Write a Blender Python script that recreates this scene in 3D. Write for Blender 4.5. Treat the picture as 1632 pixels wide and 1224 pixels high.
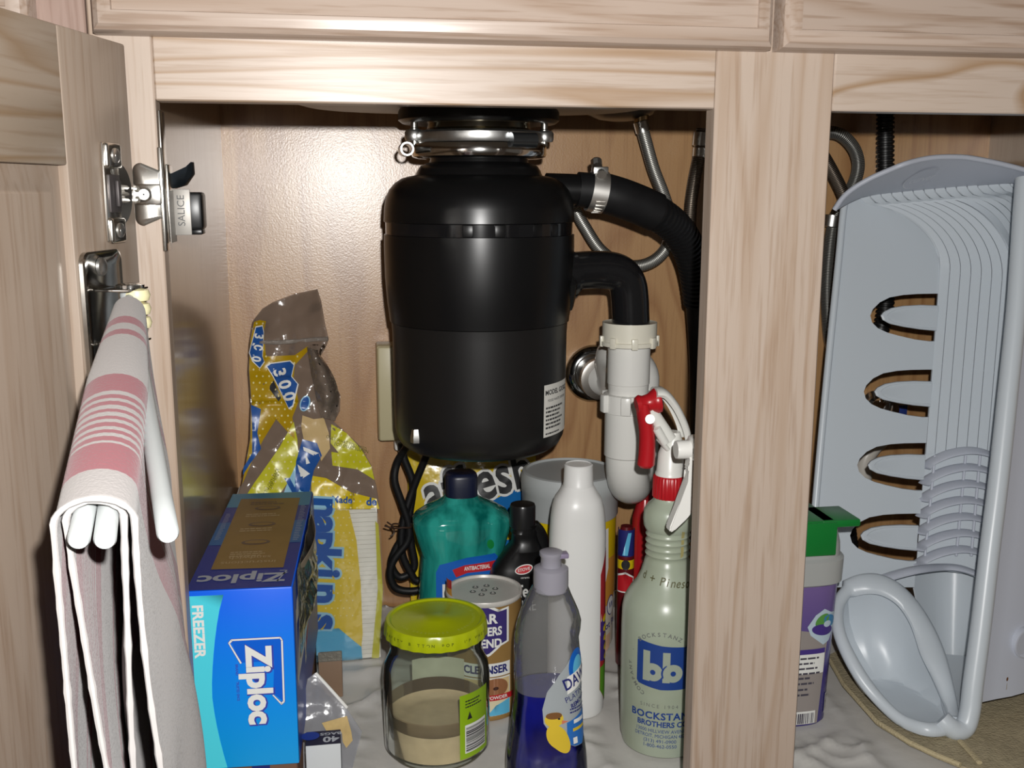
import bpy, bmesh, math, random
from mathutils import Vector, Matrix
from mathutils import noise as mnoise

random.seed(7)
for _o in list(bpy.data.objects):
    bpy.data.objects.remove(_o)
SC = bpy.context.scene
COL = SC.collection
PI = math.pi
R = math.radians


def S(r, g, b):
    def f(c):
        c /= 255.0
        return c / 12.92 if c <= 0.04045 else ((c + 0.055) / 1.055) ** 2.4
    return (f(r), f(g), f(b))


# ------------------------------------------------------------------ camera, world, flash, exposure
# origin: cabinet face at y=0, cabinet floor at z=0; x to the right, y into the cabinet
CAM = Vector((0.0, -0.74, 0.5484))
FPX = 1630.0
_yw, _pt, _rl = R(9.5), R(10.7), R(0.1)
FW = Vector((math.sin(_yw) * math.cos(_pt), math.cos(_yw) * math.cos(_pt), -math.sin(_pt)))
_r0 = Vector((math.cos(_yw), -math.sin(_yw), 0))
_u0 = _r0.cross(FW)
RT = math.cos(_rl) * _r0 + math.sin(_rl) * _u0
UP = -math.sin(_rl) * _r0 + math.cos(_rl) * _u0
cam_d = bpy.data.cameras.new('camera')
cam_d.sensor_fit = 'HORIZONTAL'
cam_d.sensor_width = 36.0
cam_d.lens = FPX / 1632.0 * 36.0
cam_d.clip_start = 0.02
cam_o = bpy.data.objects.new('camera', cam_d)
COL.objects.link(cam_o)
cam_o.matrix_world = Matrix.Translation(CAM) @ Matrix((RT, UP, -FW)).transposed().to_4x4()
SC.camera = cam_o

world = bpy.data.worlds.new('room_ambient')
SC.world = world
world.use_nodes = True
world.node_tree.nodes['Background'].inputs[0].default_value = (0.80, 0.72, 0.62, 1)
world.node_tree.nodes['Background'].inputs[1].default_value = 0.085

# the compact camera's own flash, a few centimetres above and right of the lens
fl = bpy.data.lights.new('camera_flash', 'SPOT')
fl.energy = 32.0
fl.color = (1.0, 0.985, 0.96)
fl.shadow_soft_size = 0.006
fl.spot_size = R(105)
fl.spot_blend = 0.6
fl_o = bpy.data.objects.new('camera_flash', fl)
COL.objects.link(fl_o)
fl_o.matrix_world = Matrix.Translation(CAM + RT * 0.022 + UP * 0.040) @ Matrix((RT, UP, -FW)).transposed().to_4x4()

SC.view_settings.view_transform = 'Standard'
SC.view_settings.look = 'None'
SC.view_settings.gamma = 1.0
SC.view_settings.use_curve_mapping = False
SC.view_settings.exposure = 0.0


# ------------------------------------------------------------------ measuring helpers (sight lines to real depths)
def ray(px, py):
    return FW + RT * ((px - 816.0) / FPX) - UP * ((py - 612.0) / FPX)


def PY(px, py, y):
    d = ray(px, py)
    return CAM + d * ((y - CAM.y) / d.y)


def PZ(px, py, z):
    d = ray(px, py)
    return CAM + d * ((z - CAM.z) / d.z)


def proj(p):
    d = Vector(p) - CAM
    z = d.dot(FW)
    return 816 + FPX * d.dot(RT) / z, 612 - FPX * d.dot(UP) / z


# ------------------------------------------------------------------ materials
def _nt(name):
    m = bpy.data.materials.new(name)
    m.use_nodes = True
    nt = m.node_tree
    return m, nt, nt.nodes, nt.links, nt.nodes['Principled BSDF']


def M(name, col, rough=0.5, metal=0.0, spec=0.5, coat=0.0, vary=0.0, vscale=30.0, bump=0.0, bscale=200.0, col2=None, stretch=None):
    m, nt, N, L, b = _nt(name)
    b.inputs['Base Color'].default_value = (*col, 1)
    b.inputs['Roughness'].default_value = rough
    b.inputs['Metallic'].default_value = metal
    b.inputs['Specular IOR Level'].default_value = spec
    b.inputs['Coat Weight'].default_value = coat
    b.inputs['Coat Roughness'].default_value = 0.08
    if vary > 0 or col2:
        tc = N.new('ShaderNodeTexCoord')
        nz = N.new('ShaderNodeTexNoise')
        nz.inputs['Scale'].default_value = vscale
        nz.inputs['Detail'].default_value = 4
        if stretch:
            mp = N.new('ShaderNodeMapping')
            mp.inputs['Scale'].default_value = stretch
            L.new(tc.outputs['Object'], mp.inputs['Vector'])
            L.new(mp.outputs[0], nz.inputs['Vector'])
        else:
            L.new(tc.outputs['Object'], nz.inputs['Vector'])
        rp = N.new('ShaderNodeValToRGB')
        c2 = col2 if col2 else tuple(c * (1 - vary) for c in col)
        rp.color_ramp.elements[0].position = 0.35
        rp.color_ramp.elements[0].color = (*c2, 1)
        rp.color_ramp.elements[1].position = 0.65
        rp.color_ramp.elements[1].color = (*col, 1)
        L.new(nz.outputs['Fac'], rp.inputs['Fac'])
        L.new(rp.outputs['Color'], b.inputs['Base Color'])
    if bump > 0:
        tc = N.new('ShaderNodeTexCoord')
        nz = N.new('ShaderNodeTexNoise')
        nz.inputs['Scale'].default_value = bscale
        nz.inputs['Detail'].default_value = 3
        L.new(tc.outputs['Object'], nz.inputs['Vector'])
        bp = N.new('ShaderNodeBump')
        bp.inputs['Strength'].default_value = bump
        bp.inputs['Distance'].default_value = 0.002
        L.new(nz.outputs['Fac'], bp.inputs['Height'])
        L.new(bp.outputs['Normal'], b.inputs['Normal'])
    return m


def CLEAR(name, tint=(1, 1, 1), gloss=0.9, rough=0.03, haze=0.0, hazecol=(0.5, 0.5, 0.5), bump=0.0, bscale=60.0, edge=1.35):
    """thin clear glass or film: see-through, mirror-like towards the rim, with an optional milky haze"""
    m, nt, N, L, b = _nt(name)
    N.remove(b)
    out = N['Material Output']
    tr = N.new('ShaderNodeBsdfTransparent')
    tr.inputs['Color'].default_value = (*tint, 1)
    gl = N.new('ShaderNodeBsdfGlossy')
    gl.inputs['Color'].default_value = (gloss, gloss, gloss, 1)
    gl.inputs['Roughness'].default_value = rough
    fr = N.new('ShaderNodeFresnel')
    fr.inputs['IOR'].default_value = edge
    last = tr
    if haze > 0:
        df = N.new('ShaderNodeBsdfDiffuse')
        df.inputs['Color'].default_value = (*hazecol, 1)
        tl = N.new('ShaderNodeBsdfTranslucent')
        tl.inputs['Color'].default_value = (*hazecol, 1)
        ms = N.new('ShaderNodeMixShader')
        ms.inputs[0].default_value = 0.4
        L.new(df.outputs[0], ms.inputs[1])
        L.new(tl.outputs[0], ms.inputs[2])
        mh = N.new('ShaderNodeMixShader')
        mh.inputs[0].default_value = haze
        L.new(tr.outputs[0], mh.inputs[1])
        L.new(ms.outputs[0], mh.inputs[2])
        last = mh
    mx = N.new('ShaderNodeMixShader')
    L.new(fr.outputs[0], mx.inputs[0])
    L.new(last.outputs[0], mx.inputs[1])
    L.new(gl.outputs[0], mx.inputs[2])
    L.new(mx.outputs[0], out.inputs['Surface'])
    if bump > 0:
        tc = N.new('ShaderNodeTexCoord')
        nz = N.new('ShaderNodeTexNoise')
        nz.inputs['Scale'].default_value = bscale
        nz.inputs['Detail'].default_value = 3
        L.new(tc.outputs['Object'], nz.inputs['Vector'])
        bp = N.new('ShaderNodeBump')
        bp.inputs['Strength'].default_value = bump
        bp.inputs['Distance'].default_value = 0.004
        L.new(nz.outputs['Fac'], bp.inputs['Height'])
        L.new(bp.outputs['Normal'], gl.inputs['Normal'])
        L.new(bp.outputs['Normal'], fr.inputs['Normal'])
    return m


def WOOD(name, grain, base, dark, pore, rough=0.35, bands=16.0, dist=5.0, off=0.0, bandamt=0.6, bump=0.05, coat=0.0, stretch=0.10, spec=0.5, lump=0.0, coatr=0.15):
    """procedural timber: grain runs along axis `grain` (0=x, 1=y, 2=z)"""
    m, nt, N, L, b = _nt(name)
    tc = N.new('ShaderNodeTexCoord')
    mp = N.new('ShaderNodeMapping')
    sc = [1.0, 1.0, 1.0]
    for ax_ in (grain if isinstance(grain, tuple) else (grain,)):
        sc[ax_] = stretch
    mp.inputs['Scale'].default_value = sc
    mp.inputs['Location'].default_value = (off, off * 0.37, off * 1.3)
    L.new(tc.outputs['Object'], mp.inputs['Vector'])
    # broad cathedral bands: a warped distance field, repeated
    nz = N.new('ShaderNodeTexNoise')
    nz.inputs['Scale'].default_value = dist
    nz.inputs['Detail'].default_value = 2.0
    nz.inputs['Roughness'].default_value = 0.45
    L.new(mp.outputs[0], nz.inputs['Vector'])
    mu = N.new('ShaderNodeMath')
    mu.operation = 'MULTIPLY'
    mu.inputs[1].default_value = bands
    L.new(nz.outputs['Fac'], mu.inputs[0])
    pp = N.new('ShaderNodeMath')
    pp.operation = 'FRACT'
    L.new(mu.outputs[0], pp.inputs[0])
    rp = N.new('ShaderNodeValToRGB')
    e = rp.color_ramp.elements
    e[0].position = 0.0
    e[0].color = (0, 0, 0, 1)
    e[1].position = 1.0
    e[1].color = (0, 0, 0, 1)
    k = rp.color_ramp.elements.new(0.55)
    k.color = (0.12, 0.12, 0.12, 1)
    k = rp.color_ramp.elements.new(0.82)
    k.color = (1, 1, 1, 1)
    L.new(pp.outputs[0], rp.inputs['Fac'])
    # fine pores: long thin streaks
    mp2 = N.new('ShaderNodeMapping')
    sc2 = [1.0, 1.0, 1.0]
    for ax_ in (grain if isinstance(grain, tuple) else (grain,)):
        sc2[ax_] = 0.045
    mp2.inputs['Scale'].default_value = sc2
    mp2.inputs['Location'].default_value = (off * 2, off, off)
    L.new(tc.outputs['Object'], mp2.inputs['Vector'])
    n2 = N.new('ShaderNodeTexNoise')
    n2.inputs['Scale'].default_value = 330.0
    n2.inputs['Detail'].default_value = 3.0
    L.new(mp2.outputs[0], n2.inputs['Vector'])
    r2 = N.new('ShaderNodeValToRGB')
    r2.color_ramp.elements[0].position = 0.50
    r2.color_ramp.elements[0].color = (0, 0, 0, 1)
    r2.color_ramp.elements[1].position = 0.68
    r2.color_ramp.elements[1].color = (1, 1, 1, 1)
    L.new(n2.outputs['Fac'], r2.inputs['Fac'])
    # slow colour drift
    n3 = N.new('ShaderNodeTexNoise')
    n3.inputs['Scale'].default_value = 7.0
    L.new(mp.outputs[0], n3.inputs['Vector'])
    m0 = N.new('ShaderNodeMix')
    m0.data_type = 'RGBA'
    m0.inputs['A'].default_value = (*base, 1)
    m0.inputs['B'].default_value = (base[0] * 0.93, base[1] * 0.88, base[2] * 0.84, 1)
    L.new(n3.outputs['Fac'], m0.inputs['Factor'])
    ba = N.new('ShaderNodeMath')
    ba.operation = 'MULTIPLY'
    ba.inputs[1].default_value = bandamt
    L.new(rp.outputs['Color'], ba.inputs[0])
    m1 = N.new('ShaderNodeMix')
    m1.data_type = 'RGBA'
    L.new(ba.outputs[0], m1.inputs['Factor'])
    L.new(m0.outputs['Result'], m1.inputs['A'])
    m1.inputs['B'].default_value = (*dark, 1)
    pa = N.new('ShaderNodeMath')
    pa.operation = 'MULTIPLY'
    pa.inputs[1].default_value = pore
    L.new(r2.outputs['Color'], pa.inputs[0])
    m2 = N.new('ShaderNodeMix')
    m2.data_type = 'RGBA'
    L.new(pa.outputs[0], m2.inputs['Factor'])
    L.new(m1.outputs['Result'], m2.inputs['A'])
    m2.inputs['B'].default_value = (dark[0] * 0.8, dark[1] * 0.75, dark[2] * 0.7, 1)
    L.new(m2.outputs['Result'], b.inputs['Base Color'])
    b.inputs['Roughness'].default_value = rough
    b.inputs['Specular IOR Level'].default_value = spec
    b.inputs['Coat Weight'].default_value = coat
    b.inputs['Coat Roughness'].default_value = coatr
    bp = N.new('ShaderNodeBump')
    bp.inputs['Strength'].default_value = bump
    bp.inputs['Distance'].default_value = 0.001
    L.new(n2.outputs['Fac'], bp.inputs['Height'])
    last = bp
    if lump > 0:
        n4 = N.new('ShaderNodeTexNoise')
        n4.inputs['Scale'].default_value = 520.0
        n4.inputs['Detail'].default_value = 2
        L.new(tc.outputs['Object'], n4.inputs['Vector'])
        b2 = N.new('ShaderNodeBump')
        b2.inputs['Strength'].default_value = lump
        b2.inputs['Distance'].default_value = 0.001
        L.new(n4.outputs['Fac'], b2.inputs['Height'])
        L.new(bp.outputs['Normal'], b2.inputs['Normal'])
        last = b2
    L.new(last.outputs['Normal'], b.inputs['Normal'])
    if coat > 0:
        L.new(last.outputs['Normal'], b.inputs['Coat Normal'])
    return m


def BRAID(name, c1, c2, scale=420.0):
    m, nt, N, L, b = _nt(name)
    uv = N.new('ShaderNodeUVMap')
    uv.uv_map = 'UVMap'
    vals = []
    for sgn in (1, -1):
        dp = N.new('ShaderNodeVectorMath')
        dp.operation = 'DOT_PRODUCT'
        dp.inputs[1].default_value = (scale, sgn * 60.0, 0)
        L.new(uv.outputs[0], dp.inputs[0])
        sn = N.new('ShaderNodeMath')
        sn.operation = 'SINE'
        L.new(dp.outputs['Value'], sn.inputs[0])
        vals.append(sn)
    mx = N.new('ShaderNodeMath')
    mx.operation = 'MULTIPLY'
    L.new(vals[0].outputs[0], mx.inputs[0])
    L.new(vals[1].outputs[0], mx.inputs[1])
    mr = N.new('ShaderNodeMapRange')
    mr.inputs[1].default_value = -0.7
    mr.inputs[2].default_value = 0.7
    L.new(mx.outputs[0], mr.inputs[0])
    mc = N.new('ShaderNodeMix')
    mc.data_type = 'RGBA'
    mc.inputs['A'].default_value = (*c1, 1)
    mc.inputs['B'].default_value = (*c2, 1)
    L.new(mr.outputs[0], mc.inputs['Factor'])
    L.new(mc.outputs['Result'], b.inputs['Base Color'])
    b.inputs['Metallic'].default_value = 0.75
    b.inputs['Roughness'].default_value = 0.38
    bp = N.new('ShaderNodeBump')
    bp.inputs['Strength'].default_value = 0.5
    bp.inputs['Distance'].default_value = 0.001
    L.new(mr.outputs[0], bp.inputs['Height'])
    L.new(bp.outputs['Normal'], b.inputs['Normal'])
    return m


# ------------------------------------------------------------------ object helpers
ROOT = {}


def _tag(o, label=None, cat=None, group=None, kind=None):
    if label: o['label'] = label
    if cat: o['category'] = cat
    if group: o['group'] = group
    if kind: o['kind'] = kind


def thing(name, label, cat, loc, group=None):
    o = bpy.data.objects.new(name, None)
    o.empty_display_size = 0.02
    COL.objects.link(o)
    o.location = loc
    ROOT[o.name] = Vector(loc)
    _tag(o, label, cat, group)
    return o


def root_loc(o):
    while o.parent:
        o = o.parent
    return ROOT.get(o.name, Vector((0, 0, 0)))


def obj(name, bm, mats, parent=None, loc=None, label=None, cat=None, group=None, kind=None, sharp=38, recalc=True):
    """bm is in world coordinates; it becomes one mesh object, local to its thing's root"""
    base = root_loc(parent) if parent else Vector(loc if loc else (0, 0, 0))
    if recalc:
        bmesh.ops.recalc_face_normals(bm, faces=bm.faces[:])
    bmesh.ops.translate(bm, verts=bm.verts[:], vec=-base)
    for f in bm.faces:
        f.smooth = True
    me = bpy.data.meshes.new(name)
    bm.to_mesh(me)
    bm.free()
    if not isinstance(mats, (list, tuple)):
        mats = [mats]
    for m in mats:
        me.materials.append(m)
    if sharp < 180:
        me.set_sharp_from_angle(angle=R(sharp))
    o = bpy.data.objects.new(name, me)
    COL.objects.link(o)
    if parent:
        o.parent = parent
    else:
        o.location = base
        ROOT[o.name] = base
    _tag(o, label, cat, group, kind)
    return o


def NB():
    return bmesh.new()


def obox(bm, mat4, sx, sy, sz, bev=0.0, seg=2, mi=0):
    r = bmesh.ops.create_cube(bm, size=1.0, matrix=mat4 @ Matrix.Diagonal((sx, sy, sz, 1)))
    vs = r['verts']
    fs = set(f for v in vs for f in v.link_faces)
    if bev > 0:
        es = list(set(e for v in vs for e in v.link_edges))
        rr = bmesh.ops.bevel(bm, geom=es, offset=bev, segments=seg, affect='EDGES', profile=0.5)
        fs = set(f for v in rr['verts'] for f in v.link_faces) | set(f for f in fs if f.is_valid)
    for f in fs:
        f.material_index = mi
    return bm


def box(bm, x0, x1, y0, y1, z0, z1, bev=0.0, seg=2, mi=0):
    return obox(bm, Matrix.Translation(((x0 + x1) / 2, (y0 + y1) / 2, (z0 + z1) / 2)), abs(x1 - x0), abs(y1 - y0), abs(z1 - z0), bev, seg, mi)


def loft(bm, rings, cap0=True, cap1=True, closed=True, mi=0):
    vr = [[bm.verts.new(p) for p in ring] for ring in rings]
    n = len(vr[0])
    for a, b in zip(vr, vr[1:]):
        for i in range(n if closed else n - 1):
            j = (i + 1) % n
            f = bm.faces.new((a[i], a[j], b[j], b[i]))
            f.material_index = mi
    if cap0:
        f = bm.faces.new(list(reversed(vr[0])))
        f.material_index = mi
    if cap1:
        f = bm.faces.new(vr[-1])
        f.material_index = mi
    return vr


def sect(cx, cy, z, rx, ry, p=2.0, n=40, rot=0.0):
    out = []
    for i in range(n):
        a = 2 * PI * i / n
        c, s = math.cos(a), math.sin(a)
        x = rx * math.copysign(abs(c) ** (2 / p), c)
        y = ry * math.copysign(abs(s) ** (2 / p), s)
        out.append(Vector((cx + x * math.cos(rot) - y * math.sin(rot), cy + x * math.sin(rot) + y * math.cos(rot), z)))
    return out


def lathe(bm, prof, cx, cy, seg=48, cap0=True, cap1=True, mi=0, M4=None):
    rings = []
    for r, z in prof:
        ring = [Vector((cx + r * math.cos(2 * PI * i / seg), cy + r * math.sin(2 * PI * i / seg), z)) for i in range(seg)]
        if M4 is not None:
            ring = [M4 @ p for p in ring]
        rings.append(ring)
    loft(bm, rings, cap0, cap1, True, mi)
    return bm


def axis_m(p, d):
    """matrix placing local +z along d at p"""
    return Matrix.Translation(p) @ Vector(d).to_track_quat('Z', 'Y').to_matrix().to_4x4()


def spline(pts, n=8):
    pts = [Vector(p) for p in pts]
    P = [2 * pts[0] - pts[1]] + pts + [2 * pts[-1] - pts[-2]]
    out = []
    for i in range(1, len(P) - 2):
        p0, p1, p2, p3 = P[i - 1], P[i], P[i + 1], P[i + 2]
        for k in range(n):
            t = k / n
            out.append(0.5 * ((2 * p1) + (-p0 + p2) * t + (2 * p0 - 5 * p1 + 4 * p2 - p3) * t * t + (-p0 + 3 * p1 - 3 * p2 + p3) * t ** 3))
    out.append(pts[-1])
    return out


def resample(pts, step):
    out = [pts[0]]
    acc = 0.0
    for a, b in zip(pts, pts[1:]):
        d = (b - a).length
        t = step - acc
        while t <= d and d > 1e-9:
            out.append(a.lerp(b, t / d))
            t += step
        acc = (acc + d) % step if d > 1e-9 else acc
    return out


def tube(bm, pts, r, seg=12, caps=True, flat=1.0, mi=0, up=None, uv=False):
    """r may be a number or f(k, s) of point index and arc length"""
    n = len(pts)
    tans = []
    for i in range(n):
        a = pts[max(0, i - 1)]
        b = pts[min(n - 1, i + 1)]
        tans.append((b - a).normalized())
    ref = Vector(up) if up else (Vector((0, 0, 1)) if abs(tans[0].z) < 0.9 else Vector((1, 0, 0)))
    u = (ref - tans[0] * ref.dot(tans[0])).normalized()
    s = 0.0
    rings = []
    ss = []
    for i in range(n):
        if i:
            s += (pts[i] - pts[i - 1]).length
            u = (u - tans[i] * u.dot(tans[i])).normalized()
        v = tans[i].cross(u)
        rr = r(i, s) if callable(r) else r
        rings.append([pts[i] + u * (rr * flat * math.cos(2 * PI * k / seg)) + v * (rr * math.sin(2 * PI * k / seg)) for k in range(seg)])
        ss.append(s)
    vr = loft(bm, rings, caps, caps, True, mi)
    if uv:
        lay = bm.loops.layers.uv.get('UVMap') or bm.loops.layers.uv.new('UVMap')
        idx = {}
        for i, ring in enumerate(vr):
            for k, vv in enumerate(ring):
                idx[vv] = (i, k)
        for f in bm.faces:
            ks = [idx[l.vert][1] for l in f.loops if l.vert in idx]
            if len(ks) != len(f.loops):
                continue
            wrap = max(ks) - min(ks) > 1
            for l in f.loops:
                i, k = idx[l.vert]
                if wrap and k == 0:
                    k = seg
                l[lay].uv = (ss[i], 0.1047 * k / seg)
    return bm


def sheet(bm, grid, mi=0):
    vs = [[bm.verts.new(p) for p in row] for row in grid]
    for a, b in zip(vs, vs[1:]):
        for i in range(len(a) - 1):
            f = bm.faces.new((a[i], a[i + 1], b[i + 1], b[i]))
            f.material_index = mi
    return vs


def thicken(bm, t):
    """give a sheet a real thickness (a second skin along the vertex normals, closed at the border)"""
    bmesh.ops.recalc_face_normals(bm, faces=bm.faces[:])
    bm.normal_update()
    fs = bm.faces[:]
    bord = [(e.verts[0], e.verts[1]) for e in bm.edges if len(e.link_faces) == 1]
    twin = {v: bm.verts.new(v.co - v.normal * t) for v in bm.verts[:]}
    for f in fs:
        nf = bm.faces.new([twin[v] for v in reversed(f.verts)])
        nf.material_index = f.material_index
    for a, b in bord:
        try:
            bm.faces.new((a, b, twin[b], twin[a]))
        except ValueError:
            pass


# ------------------------------------------------------------------ flat print: decals mapped on surfaces
_TXT = {}


def text_mesh(s, size, bold=0.0, space=1.0, shear=0.0):
    key = (s, size, bold, space, shear)
    if key in _TXT:
        return _TXT[key]
    cu = bpy.data.curves.new('t', 'FONT')
    cu.body = s
    cu.size = size
    cu.offset = bold * size
    cu.space_character = space
    cu.shear = shear
    cu.resolution_u = 3
    cu.align_x = 'CENTER'
    cu.align_y = 'CENTER'
    o = bpy.data.objects.new('t', cu)
    me = bpy.data.meshes.new_from_object(o)
    bpy.data.objects.remove(o)
    bpy.data.curves.remove(cu)
    _TXT[key] = me
    return me


def txt(s, size, u, v, mi, layer, rot=0.0, sx=1.0, sy=1.0, bold=0.02, space=1.0, shear=0.0):
    return ('t', s, size, u, v, mi, layer, rot, sx, sy, bold, space, shear)


def outlined(s, size, u, v, mi, layer, w, rot=0.0, sx=1.0, bold=0.02):
    """the same letters nudged eight ways: a coloured outline under the lettering"""
    return [txt(s, size, u + w * math.cos(k * PI / 4), v + w * math.sin(k * PI / 4), mi, layer + 0.1 * k, rot=rot, sx=sx, bold=bold) for k in range(8)]


def pol(pts, mi, layer):
    return ('p', pts, mi, layer)


def rct(u0, v0, u1, v1, mi, layer):
    return ('p', [(u0, v0), (u1, v0), (u1, v1), (u0, v1)], mi, layer)


def ell(u, v, ru, rv, mi, layer, n=28, rot=0.0, a0=0, a1=2 * PI):
    out = []
    m = n if abs(a1 - a0) > 6.28 else n + 1
    for i in range(m):
        a = a0 + (a1 - a0) * i / n
        x, y = ru * math.cos(a), rv * math.sin(a)
        out.append((u + x * math.cos(rot) - y * math.sin(rot), v + x * math.sin(rot) + y * math.cos(rot)))
    return ('p', out, mi, layer)


def lines(u0, u1, v, n, pitch, h, mi, layer, jag=0.35):
    """rows of unreadable small print, as short dashes"""
    rnd = random.Random(int(abs(u0 * 7919 + v * 104729) * 1000) + n)
    out = []
    for k in range(n):
        x = u0
        end = u0 + (u1 - u0) * (1 - jag * rnd.random())
        while x < end:
            w = abs(u1 - u0) * (0.04 + 0.12 * rnd.random())
            x2 = min(x + w, end)
            out.append(rct(x, v - k * pitch, x2, v - k * pitch + h, mi, layer))
            x = x2 + abs(u1 - u0) * 0.02
    return out


def barcode(u0, v0, u1, v1, mi, layer, n=22, vert=False):
    rnd = random.Random(n)
    out = []
    k = 0.0
    while k < 1:
        w = rnd.choice((0.5, 1, 1.6)) / n * 0.6
        a, b = k, min(1, k + w)
        if vert:
            out.append(rct(u0, v0 + (v1 - v0) * a, u1, v0 + (v1 - v0) * b, mi, layer))
        else:
            out.append(rct(u0 + (u1 - u0) * a, v0, u0 + (u1 - u0) * b, v1, mi, layer))
        k += w + rnd.choice((0.5, 1)) / n * 0.6
    return out


def arc_text(s, size, u, v, rad, a_mid, mi, layer, step=None, inward=True, bold=0.02):
    out = []
    st = step if step else size * 0.72 / rad
    n = len(s)
    for i, ch in enumerate(s):
        if ch == ' ':
            continue
        a = a_mid - (i - (n - 1) / 2) * st * (1 if inward else -1)
        out.append(txt(ch, size, u + rad * math.cos(a), v + rad * math.sin(a), mi, layer, rot=(a - PI / 2) if inward else (a + PI / 2), bold=bold))
    return out


def decal(name, items, fn, mats, parent, du=0.004, dv=None, eps=0.00022, kind=None, label=None):
    bm = NB()
    for it in items:
        tb = NB()
        if it[0] == 'p':
            _, pts, mi, layer = it
            vs = [tb.verts.new((p[0], p[1], 0)) for p in pts]
            f = tb.faces.new(vs)
            bmesh.ops.triangulate(tb, faces=[f])
        else:
            _, s, size, u, v, mi, layer, rot, sx, sy, bold, space, shear = it
            me = text_mesh(s, size, bold, space, shear)
            tb.from_mesh(me)
            X = Matrix.Translation((u, v, 0)) @ Matrix.Rotation(rot, 4, 'Z') @ Matrix.Diagonal((sx, sy, 1, 1))
            bmesh.ops.transform(tb, matrix=X, verts=tb.verts[:])
        if not tb.verts:
            tb.free()
            continue
        for ax, d in ((0, du), (1, dv)):
            if not d:
                continue
            lo = min(w.co[ax] for w in tb.verts)
            hi = max(w.co[ax] for w in tb.verts)
            k = math.floor(lo / d) + 1
            while k * d < hi - 1e-9:
                no = Vector((1, 0, 0)) if ax == 0 else Vector((0, 1, 0))
                bmesh.ops.bisect_plane(tb, geom=tb.verts[:] + tb.edges[:] + tb.faces[:], plane_co=no * (k * d), plane_no=no)
                k += 1
        vm = {}
        for w in tb.verts:
            vm[w] = bm.verts.new(fn(w.co.x, w.co.y, (layer + 1) * eps))
        for f in tb.faces:
            try:
                nf = bm.faces.new([vm[w] for w in f.verts])
                nf.material_index = mi
            except ValueError:
                pass
        tb.free()
    return obj(name, bm, mats, parent, kind=kind, sharp=180, recalc=False, label=label)


def on_plane(o, eu, ev):
    o, eu, ev = Vector(o), Vector(eu).normalized(), Vector(ev).normalized()
    n = eu.cross(ev)
    return lambda u, v, d: o + eu * u + ev * v + n * d


def on_cyl(cx, cy, rfun, a0):
    """u runs along the arc (metres, positive to the viewer's right), v is z; a0 is the facing angle"""
    def f(u, v, d):
        r = rfun(v)
        a = a0 + u / r
        return Vector((cx + (r + d) * math.cos(a), cy + (r + d) * math.sin(a), v))
    return f


def on_ell(cx, cy, rfun, a0, p=2.0):
    """same on a super-elliptic bottle: rfun(z) -> (rx, ry)"""
    def f(u, v, d):
        rx, ry = rfun(v)
        a = a0 + u / (0.5 * (rx + ry))
        c, s = math.cos(a), math.sin(a)
        x = (rx + d) * math.copysign(abs(c) ** (2 / p), c)
        y = (ry + d) * math.copysign(abs(s) ** (2 / p), s)
        return Vector((cx + x, cy + y, v))
    return f


def interp(tab):
    tab = sorted(tab)
    def f(z):
        if z <= tab[0][0]:
            return tab[0][1]
        for (z0, r0), (z1, r1) in zip(tab, tab[1:]):
            if z <= z1:
                t = (z - z0) / (z1 - z0)
                return tuple(a + (b - a) * t for a, b in zip(r0, r1)) if isinstance(r0, tuple) else r0 + (r1 - r0) * t
        return tab[-1][1]
    return f


def facing(cx, cy):
    """angle on a round body that looks at the camera"""
    return math.atan2(CAM.y - cy, CAM.x - cx)

# ------------------------------------------------------------------ shared materials
OAKL, OAKD = S(184, 170, 158), S(146, 116, 84)
oak_x = WOOD('pickled_oak_rail', 0, OAKL, OAKD, 0.30, 0.36, bands=20, dist=13.0, off=0.13, bandamt=0.75, stretch=0.055)
oak_xr = WOOD('pickled_oak_rail_wild', 0, OAKL, OAKD, 0.26, 0.36, bands=10, dist=10.0, off=4.13, bandamt=0.85, stretch=0.30)
oak_x2 = WOOD('pickled_oak_drawer', 0, S(176, 160, 148), S(140, 112, 88), 0.42, 0.33, bands=16, dist=13.0, off=3.1, bandamt=0.4, stretch=0.05)
oak_z = WOOD('pickled_oak_stile', 2, S(182, 167, 154), S(152, 124, 98), 0.36, 0.36, bands=16, dist=13.0, off=1.7, bandamt=0.42, stretch=0.05)
oak_dz = WOOD('pickled_oak_door_stile_shaded', 2, S(150, 136, 123), S(126, 104, 84), 0.35, 0.36, bands=12, dist=13.0, off=5.2, bandamt=0.3, stretch=0.05)  # same oak as the frame, darkened in colour for the open door's shade
oak_dx = WOOD('pickled_oak_door_rail_shaded', (0, 1), S(152, 139, 124), S(126, 100, 70), 0.30, 0.36, bands=18, dist=14.0, off=2.9, bandamt=0.75, stretch=0.06)  # door rail: the door's shade is put into the base colour here too
oak_nb = WOOD('pickled_oak_neighbour', 2, S(162, 140, 130), S(132, 104, 90), 0.36, 0.36, bands=9, dist=8.0, off=7.0, bandamt=0.4, stretch=0.12)
oak_in = M('sawn_oak_edge', S(170, 140, 108), 0.6, vary=0.2, vscale=60)
ply_back = WOOD('maple_ply_back', 2, S(196, 153, 104), S(150, 100, 56), 0.20, 0.40, bands=12, dist=6.0, off=0.8, bandamt=0.55, stretch=0.22, bump=0.02, coat=1.0, lump=0.14, spec=0.8, coatr=0.27)
ply_side = WOOD('maple_ply_side', 2, S(176, 153, 128), S(150, 122, 98), 0.26, 0.34, bands=6, dist=5.0, off=2.8, bandamt=0.3, stretch=0.15, bump=0.01, lump=0.04, coat=0.8, coatr=0.14)
raw_ply = M('raw_particle_board', S(150, 118, 86), 0.8, vary=0.15)
chrome = M('chrome', (0.78, 0.77, 0.75), 0.12, 1.0)
steel = M('zinc_plated_steel', (0.74, 0.74, 0.72), 0.34, 1.0, vary=0.2, vscale=90)
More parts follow.
